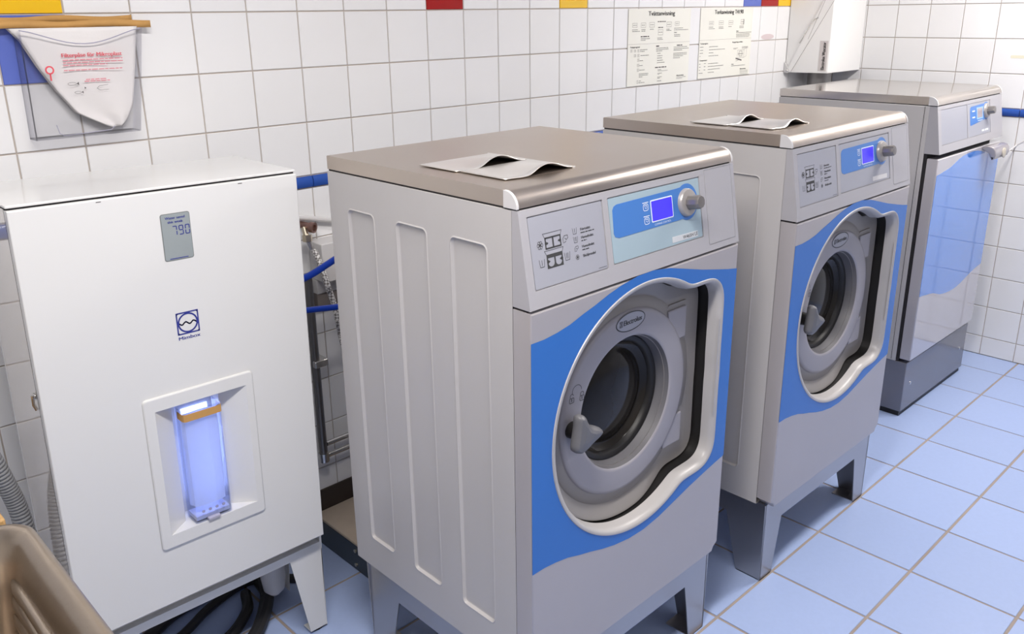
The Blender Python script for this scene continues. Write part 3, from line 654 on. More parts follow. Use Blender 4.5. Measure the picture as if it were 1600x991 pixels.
# ------------------------------------------------------------------ white filter cabinet
TH = math.radians(1.0); MK = 0.98084; MLOC = (0.2877, -0.435, 0.0317)
def base_pt(p): return Vector((0.02024, 0.03568, -0.03195))+Vector(p)/MK
def make_filter_cabinet():
    t = thing('filter_cabinet', MLOC, 'tall white metal water saving cabinet on legs with lit window', 'cabinet', rot=(0, TH, 0)); t.scale = (MK, MK, MK)
    X0, X1, ZB, ZT = -0.618, 0.008, 0.297, 1.292
    # side, back, top
    MB().box(X0+0.001, 0.022, 0.262, X0+0.003, 0.245, ZT+0.001).obj('side_panel', mim_side, t, smooth=0)
    MB().box(X1-0.003, 0.022, 0.262, X1-0.001, 0.315, ZT+0.001).obj('side_panel', mim_white, t, smooth=0)
    MB().box(X0+0.012, 0.23, 0.262, X1-0.004, 0.312, ZT).obj('rear_box', mim_white, t, smooth=0)
    MB().box(X0+0.003, 0.022, 0.262, X1-0.003, 0.23, 0.266).obj('floor_panel', mim_white, t, smooth=0)
    MB().box(X0, 0.006, ZT+0.004, X1, 0.317, ZT+0.0095).obj('top_panel', mim_white, t, bevel=0.0015)
    MB().box(X0+0.003, 0.010, ZT-0.012, X1-0.003, 0.03, ZT+0.004).obj('top_gap', gap_black, t, smooth=0)
    MB().box(X0+0.0004, 0.0172, 0.27, X0+0.006, 0.0218, ZT).obj('hinge_gap', gap_black, t, smooth=0)
    for xx in (-0.454, -0.143): MB().box(xx, -0.0003, ZT-0.006, xx+0.010, 0.0, ZT-0.0042).obj('fold_mark', mat('fold_grey', rgb(90, 88, 88), 0.5), t, smooth=0)
    # door with niche
    ix0, ix1, iz0, iz1 = -0.397, -0.175, 0.481, 0.800
    hole = rrect(ix0, iz0, ix1, iz1, 0.002, 1)
    outer = [(X0, ZB), (X1, ZB), (X1, ZT), (X0, ZT)]; o1 = inset(outer, 0.0025)
    mb = MB(); mb.fill([o1, hole], FM, 0)
    mb.loft([ring3(o1, FM, 0), ring3(inset(outer, 0.0008), FM, -0.0008), ring3(outer, FM, -0.0025), ring3(outer, FM, -0.017)])
    mb.fill([outer, hole], FM, -0.017)
    door = mb.obj('door', mim_white, t, smooth=30)
    fr = rrect(-0.421, 0.446, -0.155, 0.833, 0.010, 5)
    mb = MB(); mb.fill([inset(fr, 0.004), hole], FM, 0.0055)
    mb.loft([ring3(fr, FM, 0), ring3(fr, FM, 0.003), ring3(inset(fr, 0.0015), FM, 0.0049), ring3(inset(fr, 0.004), FM, 0.0055)])
    wf = mb.obj('window_frame', mim_white, door, smooth=40)
    # niche: slanted cheeks, floor, ceiling, lit back
    bx0, bx1, yd, yb = -0.345, -0.230, 0.034, 0.075; ys = -0.0055
    mb = MB()
    plan = [(ix0, ys), (bx0, yd), (bx0, yb), (bx1, yb), (bx1, yd), (ix1, ys)]
    mb.loft([[(x, y, iz0) for x, y in plan], [(x, y, iz1) for x, y in plan]], False)
    tri = [(0, 1, 4, 5), (1, 2, 3, 4)]
    mb.add([(x, y, iz0) for x, y in plan], tri); mb.add([(x, y, iz1) for x, y in plan], tri)
    mb.obj('window_niche', mim_white, door, smooth=20, fixn=False)
    MB().box(bx0+0.036, yb-0.003, iz0+0.03, bx1-0.014, yb-0.001, 0.752).obj('niche_lamp', mat('niche_light', (0.5, 0.6, 1, 1), 0.5, emit=(0.50, 0.58, 1.0, 1), estr=4.2), door, smooth=0)
    # display
    d0 = MB().prism(rrect(-0.329, 1.137, -0.2635, 1.242, 0.005), FM, 0, 0.0008).obj('display_rim', mat('lcd_rim', rgb(120, 124, 124), 0.4), door, smooth=0)
    MB().prism(rrect(-0.3275, 1.1385, -0.265, 1.2405, 0.004), FM, 0, 0.0014).obj('display', lcd_m, d0, smooth=0)
    DM = FM
    text('display_lettering', 'Water saved', DM, print_navy, d0, h=0.0058, w=0.044, x=-0.3195, y=1.2295, d=0.0018, heavy=0.045)
    text('display_lettering', 'this week', DM, print_navy, d0, h=0.0058, w=0.034, x=-0.3145, y=1.2205, d=0.0018, heavy=0.045)
    pr = Print(DM, 0.0018); SEG = {'7': 'abc', '9': 'abcdfg', '0': 'abcdef'}
    for k, ch in enumerate('790'):
        xx = -0.3055+k*0.0142; hw, hh, lw, g = 0.0105, 0.0215, 0.0020, 0.0012; y0 = 1.1925
        sg = {'a': (xx+g, y0+hh-lw, xx+hw-g, y0+hh), 'd': (xx+g, y0, xx+hw-g, y0+lw), 'g': (xx+g, y0+hh/2-lw/2, xx+hw-g, y0+hh/2+lw/2),
              'b': (xx+hw-lw, y0+hh/2+g, xx+hw, y0+hh-g), 'c': (xx+hw-lw, y0+g, xx+hw, y0+hh/2-g), 'f': (xx, y0+hh/2+g, xx+lw, y0+hh-g), 'e': (xx, y0+g, xx+lw, y0+hh/2-g)}
        for s_ in SEG[ch]: pr.rect(*sg[s_])
    pr.rect(-0.318, 1.1405, -0.2765, 1.1423)
    pr.obj('display_digits', print_navy, d0)
    # emblem
    pr = Print(FM, 0.0005); sq = [(-0.3215, 0.963), (-0.2695, 0.963), (-0.2695, 1.0155), (-0.3215, 1.0155)]; cx, cz = -0.2955, 0.98925
    pr.ringp(sq, 0.0032); 
    pr.mb.fill([ell(cx, cz, 0.0235, 0.0235, 40), ell(cx, cz, 0.0198, 0.0198, 40)], FM, 0.0006)
    for sx in (-1, 1):
        for sz in (-1, 1): pr.poly([(cx+sx*0.0245, cz+sz*0.0245), (cx+sx*0.0195, cz+sz*0.0245), (cx+sx*0.0245, cz+sz*0.0195)][:3])
    pr.line([(cx-0.020+0.040*i/24, cz-0.0005+0.0028*math.sin(i/24*4.4*math.pi+2.6)) for i in range(25)], 0.0030)
    pr.obj('emblem', print_navy, door)
    text('emblem_lettering', 'Mimbox', FM, print_navy, door, h=0.0082, w=0.050, x=-0.3205, y=0.951, d=0.0005, heavy=0.045)
    # base and legs
    mb = MB().box(X0+0.022, 0.004, 0.256, 0.001, 0.006, 0.325); mb.v = [tuple(base_pt(p)) for p in mb.v]; mb.obj('apron', mim_white, t, smooth=0)
    for sx in (1, -1):
        f = lambda x: x if sx > 0 else (X0+0.022)+(0.001-x)
        mb = MB(); mb.prism([(f(0.001), 0.315), (f(-0.097), 0.256), (f(-0.052), 0.006), (f(-0.002), 0.006)], FM, -0.0065, -0.0045)
        for yy in (0.25,):
            mb.prism([(f(0.001), 0.315), (f(-0.034), 0.315), (f(-0.028), 0.006), (f(-0.002), 0.006)], FM, -yy-0.002, -yy)
        xs = f(-0.001)
        mb.prism([(0.0045, 0.315), (0.075, 0.262), (0.045, 0.006), (0.0045, 0.006)], frame((0, 0, 0), (0, 1, 0), (0, 0, 1)), xs-0.001, xs+0.001)
        mb.prism([(0.252, 0.315), (0.182, 0.262), (0.212, 0.006), (0.252, 0.006)], frame((0, 0, 0), (0, 1, 0), (0, 0, 1)), xs-0.001, xs+0.001)
        xa, xb = sorted((f(-0.002), f(-0.052)))
        mb.box(xa, 0.0045, 0.006, xb, 0.045, 0.008)
        mb.v = [tuple(base_pt(p)) for p in mb.v]; mb.obj('leg', mim_white, t, smooth=0)
        zf = 0.0 if sx > 0 else -0.011
        mb = MB().lathe([(0.018, zf+0.0008), (0.018, 0.006)], (f(-0.026), 0.024, 0), (0, 0, 1), 16, True); mb.v = [tuple(base_pt(p)) for p in mb.v]; mb.obj('foot', rubber, t)
    # side clasp
    MB().box(X0-0.004, 0.024, 0.893, X0+0.001, 0.040, 0.903).obj('clasp', chrome, t, bevel=0.002)
    MB().tube([(X0-0.006, 0.032, 0.900), (X0-0.007, 0.031, 0.880), (X0-0.003, 0.030, 0.868)], 0.004, 8).obj('clasp', chrome, t)
    return t
make_filter_cabinet()
def make_container():
    t = thing('filter_container', MLOC, 'clear plastic filter container glowing blue in the cabinet window', 'container', rot=(0, TH, 0)); t.scale = (MK, MK, MK)
    x0, x1, y0, y1, z0, z1 = -0.334, -0.241, -0.003, 0.052, 0.4825, 0.776
    pl = rrect(x0, y0, x1, y1, 0.006, 4)
    mb = MB(); pin = inset(pl, 0.002)
    lo = lambda L, z: [(a, b, z) for a, b in L]
    mb.loft([lo(pl, z0), lo(pl, z1), lo(pin, z1), lo(pin, z0+0.004)]); mb.fill([pl], Matrix(), z0); mb.fill([pin], Matrix(), z0+0.004)
    mb.obj('container_wall', clear_mat('container_clear', (0.90, 0.92, 0.985, 1), 0.06), t, smooth=30)
    b1 = inset(pl, -0.0012)
    bx_ = 0.030; b0 = [(x0-0.0003, bx_), (x0-0.0003, y0+0.006), (x0+0.0017, y0+0.0017), (x0+0.006, y0-0.0003), (x1-0.006, y0-0.0003), (x1-0.0017, y0+0.0017), (x1+0.0003, y0+0.006), (x1+0.0003, bx_)]
    b2 = [(x0-0.0016, bx_), (x0-0.0016, y0+0.006), (x0+0.0008, y0+0.0008), (x0+0.006, y0-0.0016), (x1-0.006, y0-0.0016), (x1-0.0008, y0+0.0008), (x1+0.0016, y0+0.006), (x1+0.0016, bx_)]
    MB().loft([lo(b0, 0.752), lo(b2, 0.752), lo(b2, 0.770), lo(b0, 0.770), lo(b0, 0.752)], False).obj('paper_band', kraft, t, smooth=30)
    # translucent filter bag inside
    bag = mat('filter_cloth_lit', (0.92, 0.94, 1.0, 1), 0.9)
    n = bag.node_tree.nodes; l = bag.node_tree.links
    tr = n.new('ShaderNodeBsdfTranslucent'); tr.inputs[0].default_value = (0.92, 0.95, 1, 1); mx = n.new('ShaderNodeMixShader'); mx.inputs[0].default_value = 0.55
    l.new(n['Principled BSDF'].outputs[0], mx.inputs[1]); l.new(tr.outputs[0], mx.inputs[2]); l.new(mx.outputs[0], n['Material Output'].inputs[0])
    rows = []
    for j in range(13):
        v = j/12; z = 0.520+(0.752-0.520)*v; r = []
        for i in range(28):
            a = 2*math.pi*i/28; rx = 0.0415; ry = 0.0205
            k = 1+0.05*math.sin(3*a+5*v)+0.03*math.sin(7*a-9*v); q = 4.0
            c, s_ = math.cos(a), math.sin(a); den = (abs(c)**q+abs(s_)**q)**(-1/q)
            r.append((-0.2875+rx*den*c*min(k, 1.03), 0.0245+ry*den*s_*min(k, 1.03), z))
        rows.append(r)
    MB().loft(rows, True).obj('filter_bag', bag, t, smooth=60)
    # perforated tray at the bottom with pull tab
    MB().prism([(-0.330, 0.002), (-0.245, 0.002), (-0.245, 0.048), (-0.330, 0.048)], Matrix(), 0.487, 0.497).obj('tray', mat('tray_clear', rgb(205, 208, 232), 0.3), t, smooth=0)
    for k in range(4): MB().lathe([(0.004, 0), (0.004, 0.001), (0, 0.001)], (-0.314+k*0.017, -0.0035, 0.510), (0, -1, 0), 12).obj('drain_hole', mat('hole_lavender', rgb(160, 160, 196), 0.5), t)
    MB().prism([(-0.306, -0.012), (-0.276, -0.012), (-0.276, 0.0), (-0.306, 0.0)], Matrix(), 0.484, 0.490).obj('pull_tab', mat('tab_grey', rgb(176, 174, 192), 0.35), t, smooth=0, bevel=0.001)
    return t
make_container()

# ------------------------------------------------------------------ posters
P1 = [(25,219,61,3),(26,213,74,3),(84,219,111,3),(84,213,109,3),(140,219,164,3),(189,248,244,4),(194,225,227,4),(251,217,275,3),(251,212,284,3),(304,220,366,3),(305,213,405,3),(306,194,348,3),(307,188,348,3),(81,192,139,5),(82,184,141,3),(82,178,114,3),(191,184,225,3),(192,178,229,3),(80,141,127,3),(81,135,111,3),(84,119,139,3),(79,99,101,3),(78,80,99,3),(79,62,114,3),(77,47,138,3),(77,41,137,3),(78,35,102,3),(79,19,94,3),(76,12,115,3),(185,152,212,6),(187,144,269,3),(186,138,270,3),(187,132,229,3),(195,123,217,3),(196,113,230,3),(195,104,229,3),(196,95,234,3),(195,86,247,3),(183,67,260,5),(202,57,225,3),(203,52,271,2),(202,43,230,3),(202,38,214,2),(202,28,230,3),(202,23,218,3),(201,12,231,3),(328,151,369,5),(307,144,403,3),(307,137,415,3),(307,131,368,3),(306,119,402,3),(306,113,402,3),(307,107,376,3),(306,100,355,3),(335,19,403,2),(335,14,378,2)]
P1B = [(27,228,56,245),(81,227,112,245),(136,227,169,246),(251,226,284,246),(309,230,339,246),(18,134,30,144),(41,134,53,143),(63,133,75,143),(42,115,54,125),(64,114,76,125),(64,96,76,107),(64,76,76,87),(64,57,76,68),(64,10,72,22),(195,196,228,217)]
P2 = [(67,218,99,3),(67,211,113,3),(143,217,179,3),(144,211,181,3),(221,217,246,3),(312,217,347,3),(312,211,348,3),(288,190,415,3),(289,183,401,3),(290,177,404,3),(290,171,398,3),(7,135,33,3),(8,122,32,3),(8,110,32,3),(8,97,15,3),(77,135,146,3),(78,122,205,3),(78,109,112,3),(77,96,152,3),(8,64,17,3),(8,51,21,3),(8,38,16,3),(8,25,37,3),(45,65,58,3),(45,52,57,3),(45,38,58,3),(76,63,156,3),(76,51,199,3),(77,38,173,3),(78,25,125,3),(272,122,311,2),(274,118,298,2),(264,44,382,3),(339,19,408,2),(340,13,406,2),(340,6,408,2)]
P2B = [(69,227,102,242),(144,226,179,243),(221,226,257,243),(322,226,348,247),(309,78,364,113),(322,84,350,108),(345,119,396,127)]
def poster(x, z, label, title, tx, tw, heads, bars, boxes):
    t = thing('poster', (x, -0.005, z), label, 'poster', group='instruction posters')
    M = frame((0, -0.0012, 0), (1, 0, 0), (0, 0, 1)); w, h = 0.420, 0.298
    MB().box(0, -0.001, 0, w, 0.001, h).obj('sheet', paper, t, smooth=0)
    text('title', title, M, print_black, t, h=0.0180, w=tw, x=tx, y=0.272, heavy=0.045)
    for s_, hx, hy, hw, hh in heads: text('heading', s_, M, print_black, t, h=hh, w=hw, x=hx, y=hy, heavy=0.045)
    pr = Print(M, 0.0004)
    for a, y, b, hh in bars: pr.words(a/1000, y/1000, b/1000, hh/1000*(1.25 if hh > 3 else 1.0))
    pr.obj('small_print', mat('print_soft', rgb(84, 80, 80), 0.6), t)
    pr = Print(M, 0.0004)
    for a, b, c, d in boxes: pr.ringp([(a/1000, b/1000), (c/1000, b/1000), (c/1000, d/1000), (a/1000, d/1000)], 0.0009); pr.words(a/1000+0.004, (b+d)/2000, c/1000-0.004, 0.003)
    pr.rect(0.0, 0.1635, w, 0.1641)
    pr.rect(0.0, 0.0, w, 0.0008); pr.rect(0.0, 0.0, 0.0008, h)
    if 'T4190' in title:
        pr.ringp(ell(0.336, 0.096, 0.013, 0.012, 24), 0.0009).line([(0.364, 0.113), (0.384, 0.122), (0.386, 0.084), (0.364, 0.078)], 0.0008).line([(0.300, 0.076), (0.345, 0.067)], 0.006).line([(0.300, 0.064), (0.330, 0.070)], 0.0015).line([(0.345, 0.226), (0.345, 0.246)], 0.004)
    pr.obj('diagram_lines', mat('print_faint', rgb(120, 116, 116), 0.6), t)
    return t
poster(2.075, 1.360, 'left instruction poster on the tiles, headed Tv\u00e4ttanvisning', 'Tv\u00e4ttanvisning', 0.126, 0.178,
       [('Tv\u00e4ttprogram', 0.015, 0.150, 0.062, 0.006), ('Obs!', 0.305, 0.201, 0.018, 0.005), ('Electrolux', 0.335, 0.024, 0.052, 0.006)], P1, P1B)
poster(2.567, 1.361, 'right instruction poster on the tiles, headed Torkanvisning T4190', 'Torkanvisning T4190', 0.106, 0.230,
       [('Torkprogram', 0.008, 0.147, 0.058, 0.006), ('Temperatur', 0.009, 0.076, 0.058, 0.006), ('Reng\u00f6ring av filter', 0.262, 0.146, 0.087, 0.006), ('Obs!', 0.288, 0.194, 0.018, 0.005), ('Obs!', 0.264, 0.049, 0.018, 0.005), ('Electrolux', 0.339, 0.025, 0.050, 0.006)], P2, P2B)

# ------------------------------------------------------------------ filter bag holder on the wall
def make_holder():
    t = thing('wall_pocket', (0, -0.004, 0), 'clear acrylic pocket on the wall holding white filter bags', 'holder')
    # tapered pocket: wider at the top
    bl, br, tl, tr, zb, zt = -0.120, 0.116, -0.115, 0.153, 1.386, 1.628
    ML = frame((0, 0, 0), (1, 0, 0), (0, 0, 1))
    back = [(bl, zb), (br, zb), (tr, zt), (tl, zt)]
    MB().prism(back, ML, 0.0, 0.003).obj('back_panel', acrylic, t, smooth=0)
    n = 14; front = [(bl, zb), (br, zb), (tr, zt)]+[(tr-(tr-tl)*i/n, zt-0.032*math.sin(math.pi*i/n)**1.4) for i in range(1, n)]+[(tl, zt)]
    MB().prism(front, ML, 0.047, 0.050).obj('front_panel', acrylic, t, smooth=0)
    for (a, b) in (((bl, zb), (tl, zt)), ((br, zb), (tr, zt))):
        MB().prism([(a[0], a[1]), (a[0]+0.003, a[1]), (b[0]+0.003, b[1]), (b[0], b[1])], ML, 0.002, 0.048).obj('side_panel', acrylic_edge, t, smooth=0)
    MB().prism([(bl, zb), (br, zb), (br, zb+0.003), (bl, zb+0.003)], ML, 0.002, 0.048).obj('bottom_panel', acrylic_edge, t, smooth=0)
    pts = [(-0.072, 1.418), (-0.068, 1.398), (-0.058, 1.392), (0.048, 1.396), (0.058, 1.405)]
    MB().tube([(x, -0.0505, z) for x, z in pts], 0.0009, 6).obj('pocket_slot', mat('acrylic_line', rgb(170, 168, 188), 0.3), t)
    rim = [(x, -0.0485, z) for x, z in front[2:]]
    MB().tube(rim, 0.0012, 6).obj('pocket_rim', mat('acrylic_line', rgb(170, 168, 188), 0.3), t)
make_holder()
def make_bag(x, y, label, front):
    t = thing('filter_bag', (x, y, 0), label, 'bag', group='filter bags in the wall pocket')
    L = [(-0.13, 1.632), (-0.108, 1.605), (-0.081, 1.546), (-0.052, 1.494), (-0.015, 1.439), (0.033, 1.412), (0.075, 1.392), (0.099, 1.418), (0.117, 1.451), (0.135, 1.543), (0.149, 1.625), (0.152, 1.632)]
    left = L[:7]; right = L[6:][::-1]
    def at(Q, s_):
        ln = [0]
        for a, b in zip(Q, Q[1:]): ln.append(ln[-1]+math.hypot(b[0]-a[0], b[1]-a[1]))
        d = s_*ln[-1]
        for i in range(len(Q)-1):
            if d <= ln[i+1]+1e-9:
                k = (d-ln[i])/(ln[i+1]-ln[i]); return (Q[i][0]+(Q[i+1][0]-Q[i][0])*k, Q[i][1]+(Q[i+1][1]-Q[i][1])*k)
        return Q[-1]
    rows = []; nv, nu = 26, 24
    def yo(u, v):
        return -0.006*math.sin(math.pi*u)*(1-v*0.3) - 0.0035*math.sin(9*u-6*v)*v - 0.003*math.sin(5*v+3*u)*math.sin(math.pi*u)
    for j in range(nv):
        v = j/nv*0.985; a = at(left, v); b = at(right, v); row = []
        for i in range(nu+1):
            u = i/nu; row.append((a[0]+(b[0]-a[0])*u, yo(u, v) if front else 0.3*yo(u, v), a[1]+(b[1]-a[1])*u))
        rows.append(row)
    o = MB().loft(rows, False).obj('cloth', fabric_white, t, smooth=80, fixn=False)
    so = o.modifiers.new('thick', 'SOLIDIFY'); so.thickness = 0.0012
    # kraft paper hem along the top
    z0 = 1.631 if front else 1.643; h = 0.0165 if front else 0.0145; seg = 20; xa, xb = (-0.165, 0.186) if front else (-0.20, 0.150)
    zz = lambda k: 0.0022*math.sin(k*0.55+(0 if front else 2))
    rows = [[(xa+(xb-xa)*k/seg, 0.0016*math.sin(k*0.8), z0+zz(k)+e) for k in range(seg+1)] for e in (0, h)]
    o = MB().loft(rows, False).obj('paper_hem', kraft, t, smooth=60, fixn=False)
    so = o.modifiers.new('thick', 'SOLIDIFY'); so.thickness = 0.003; so.offset = 0
    if front:
        M = frame((0, -0.0125, 0), (1, 0, 0), (0, 0, 1))
        text('bag_lettering', 'Filterp\u00e5se f\u00f6r Mikroplast', M, print_red, t, h=0.0092, w=0.135, x=-0.033, y=1.567, heavy=0.045)
        pr = Print(M, 0.0005)
        for x0, x1, z in ((-0.032, 0.103, 1.5605), (-0.032, 0.103, 1.5545), (-0.033, 0.066, 1.5485), (-0.033, 0.099, 1.5375), (0.012, 0.060, 1.515), (0.008, 0.066, 1.511)): pr.words(x0, z, x1, 0.0034)
        pr.obj('bag_print', mat('print_red_soft', rgb(226, 140, 150), 0.7), t)
        pr = Print(M, 0.0005)
        for fx_, fz, s_ in ((-0.020, 1.507, 0.010), (-0.010, 1.487, 0.008)): pr.ringp(ell(fx_, fz, s_, s_*0.35, 16), 0.0007).poly([(fx_+s_, fz), (fx_+s_*1.5, fz+s_*0.4), (fx_+s_*1.5, fz-s_*0.4)])
        pr.poly([(0.006, 1.494), (0.010, 1.496), (0.006, 1.499)]); pr.line([(0.034, 1.494), (0.040, 1.499), (0.060, 1.501)], 0.0007).line([(0.034, 1.494), (0.040, 1.489), (0.060, 1.490)], 0.0007)
        pr.obj('bag_drawing', mat('print_soft', rgb(84, 80, 80), 0.6), t)
    return t
make_bag(0, -0.031, 'front white filter bag printed with red Filterp\u00e5se f\u00f6r Mikroplast text', True)
make_bag(0, -0.012, 'rear white filter bag behind the printed one in the wall pocket', False)
ky = thing('key_tag', (-0.068, -0.0592, 1.532), 'small red round tag with a stem on the acrylic wall pocket', 'tag')
KM = frame((0, 0, 0), (1, 0, 0), (0, 0, 1))
mb = MB(); mb.fill([ell(0, 0.009, 0.0095, 0.0095, 24), ell(0, 0.009, 0.0062, 0.0062, 24)], KM, 0.0012)
mb.loft([ring3(ell(0, 0.009, 0.0095, 0.0095, 24), KM, 0), ring3(ell(0, 0.009, 0.0095, 0.0095, 24), KM, 0.0012)])
mb.obj('tag_ring', print_red, ky, smooth=30)
MB().prism(rrect(-0.0016, -0.0145, 0.0016, 0.0005, 0.0008, 2), KM, 0, 0.0012).obj('tag_stem', print_red, ky, smooth=30)

# ------------------------------------------------------------------ corner wall cabinet
def make_wall_cabinet():
    t = thing('wall_cabinet', (0, 0, 0), 'white wall box with diagonal folding arm, hung in the corner above the dryer', 'cabinet')
    cab = mat('wall_cabinet_white', (0.86, 0.855, 0.845, 1), 0.4)
    pl = [(3.325, -0.006), (3.370, -0.205), (XR-0.006, -0.205), (XR-0.006, -0.006)]
    MB().prism(pl, Matrix(), 1.350, 2.02).obj('box', cab, t, smooth=0, bevel=0.002)
    # side frame facing left: local axes along the slanted side
    sd = Vector((0.045, -0.199, 0)).normalized(); M = frame((3.325, -0.006, 1.350), sd, (0, 0, 1)); M = frame((3.325, -0.006, 1.350), -sd, (0, 0, 1)) if (M.to_3x3() @ Vector((0, 0, 1))).x > 0 else M
    q = lambda a, b: ((a, b) if (M.to_3x3() @ Vector((1, 0, 0))).y < 0 else (-a, b))
    arm = MB().prism([q(0.004, 0.004), q(0.030, 0.002), q(0.206, 0.335), q(0.206, 0.40), q(0.186, 0.40)], M, 0.0, 0.006).obj('folding_arm', cab, t, smooth=0, bevel=0.001)
    Print(M, 0.0064).line([q(0.030, 0.004), q(0.205, 0.335)], 0.002).line([q(0.10, 0.16), q(0.186, 0.40)], 0.0015).obj('arm_edge', mat('edge_grey', rgb(150, 146, 144), 0.5), arm)
    MB().tube([M @ Vector((*q(0.062, 0.140), 0.012)), M @ Vector((*q(0.085, 0.185), 0.014)), M @ Vector((*q(0.125, 0.252), 0.014)), M @ Vector((*q(0.140, 0.258), 0.008))], 0.0022, 8).obj('spring_rod', chrome, t)
    MB().prism([q(-0.004, 0.0), q(0.018, -0.002), q(0.022, 0.012), q(0.002, 0.045), q(-0.004, 0.05)], M, 0.004, 0.014).obj('arm_bracket', cap_white, t, smooth=0, bevel=0.001)
    screw(t, M @ Vector((*q(0.012, 0.010), 0.014)), M.to_3x3() @ Vector((0, 0, 1)), r=0.004)
    MB().prism([q(0.158, 0.010), q(0.196, 0.010), q(0.196, 0.152), q(0.158, 0.152)], M, 0.0, 0.001).obj('name_plate', mat('name_plate', rgb(206, 200, 198), 0.4), t, smooth=0)
    sx = 1 if (M.to_3x3() @ Vector((1, 0, 0))).y < 0 else -1
    o = M @ Vector((*q(0.186, 0.016), 0.001)); up = Vector((0, 0, 1)); n = M.to_3x3() @ Vector((0, 0, 1))
    NM = frame(o, up, n.cross(up))
    text('name_lettering', 'Electrolux Wascator', NM, print_black, t, h=0.016, w=0.128, x=0.0, y=0.0, d=0.0006, heavy=0.045)
make_wall_cabinet()
d = MB().lathe([(0.058, 0.0), (0.058, 0.06), (0.061, 0.062), (0.061, 0.074), (0.058, 0.076), (0.058, 0.5), (0.056, 0.5)], (3.52, -0.09, 0.852), (0, 0, 1), 32).obj('exhaust_duct', mat('duct_steel', (0.35, 0.34, 0.33, 1), 0.45, metal=0.7), smooth=40)
tag(d, 'round grey exhaust duct between the corner wall cabinet and the dryer', 'duct')

# ------------------------------------------------------------------ sink at the lower left
def make_sink():
    t = thing('utility_sink', (0, 0, 0), 'brown grey steel utility sink with washboard ridges in the lower left', 'sink')
    zr = 0.85; x0, x1, y0, y1 = -1.02, -0.424, -1.32, -0.722
    def lp(d, z, r): return [(a, b, z) for a, b in rrect(x0+d, y0+d, x1-d, y1-d, max(r, 0.012), 8)]
    rings = [lp(0.004, zr-0.05, 0.06), lp(0.0, zr-0.045, 0.064), lp(0.0, zr-0.014, 0.064), lp(0.003, zr-0.004, 0.062), lp(0.010, zr, 0.056), lp(0.022, zr-0.003, 0.05), lp(0.034, zr-0.016, 0.045), lp(0.046, zr-0.045, 0.045), lp(0.056, zr-0.12, 0.045), lp(0.075, zr-0.27, 0.05), lp(0.095, zr-0.295, 0.05), lp(0.13, zr-0.30, 0.04)]
    mb = MB().loft(rings); mb.fill([[(p[0], p[1]) for p in rings[-1]]], Matrix(), zr-0.30)
    mb.loft([lp(0.004, zr-0.05, 0.06), lp(0.02, zr-0.052, 0.05), lp(0.045, zr-0.31, 0.05)]); mb.fill([[(p[0], p[1]) for p in lp(0.045, 0, 0.05)]], Matrix(), zr-0.31)
    basin = mb.obj('basin', sink_steel, t, smooth=50, fixn=False)
    # washboard ridges on the right inner wall
    for k in range(6):
        dz = 0.072+k*0.030; z = zr-dz; dx = 0.048+(dz-0.05)/0.15*0.016
        pts = [(x1-dx-0.001, y0+0.12+(y1-y0-0.20)*i/14, z) for i in range(15)]
        MB().tube(pts, 0.010, 10, rfun=lambda i: 0.010*min(1, 0.5+0.5*min(i, 14-i))).obj('washboard_ridge', sink_steel, basin, smooth=60)
    for sx in (x0+0.08, x1-0.08):
        for sy in (y0+0.08, y1-0.08):
            MB().lathe([(0.016, 0.0), (0.016, zr-0.31), (0.0, zr-0.31)], (sx, sy, 0.0), (0, 0, 1), 12).obj('leg', steel_leg, t)
make_sink()
wb = MB().box(-1.05, -0.712, 0.822, -0.452, -0.662, 0.845).obj('wooden_board', wood, bevel=0.004)
tag(wb, 'light brown wooden board behind the utility sink', 'board')
for sx in (-1.03, -0.49): MB().box(sx, -0.70, 0.0, sx+0.03, -0.672, 0.822).obj('board_post', wood, wb, smooth=0)

# ------------------------------------------------------------------ hoses and pipes
def curve(pts, n=10):
    P_ = [Vector(p) for p in pts]; P_ = [P_[0]*2-P_[1]]+P_+[P_[-1]*2-P_[-2]]; o = []
    for i in range(1, len(P_)-2):
        a, b, c, e = P_[i-1:i+3]
        for q in range(n):
            s_ = q/n; o.append(0.5*((2*b)+(c-a)*s_+(2*a-5*b+4*c-e)*s_*s_+(3*b-a-3*c+e)*s_**3))
    return o+[P_[-2]]
pts = curve([(-0.43, -0.30, 1.00), (-0.40, -0.27, 0.84), (-0.365, -0.255, 0.70), (-0.345, -0.25, 0.58), (-0.345, -0.24, 0.40), (-0.36, -0.2, 0.12), (-0.40, -0.16, 0.021)], 60)
tag(MB().tube(pts, 0.02, 12, rfun=lambda i: 0.0205 if i % 4 < 2 else 0.0172).obj('drain_hose', grey_hose_m, smooth=25), 'grey corrugated drain hose hanging left of the white cabinet', 'hose')
o = tag(MB().tube(curve([(0.334, -0.26, 0.972), (0.36, -0.255, 0.972), (0.44, -0.25, 0.985), (0.55, -0.245, 1.02), (0.68, -0.24, 1.05), (0.72, -0.3, 1.05), (0.72, -0.496, 1.05)], 8), 0.0095, 12).obj('water_hose', blue_hose_m), 'upper blue hose, sloping, between the white cabinet and the nearest washer', 'hose', 'blue hoses')
o = tag(MB().tube(curve([(0.334, -0.26, 0.893), (0.40, -0.25, 0.890), (0.52, -0.24, 0.870), (0.66, -0.24, 0.85), (0.70, -0.3, 0.85), (0.70, -0.496, 0.85)], 8), 0.0085, 12).obj('water_hose', blue_hose_m), 'lower blue hose, level, between the white cabinet and the nearest washer', 'hose', 'blue hoses')
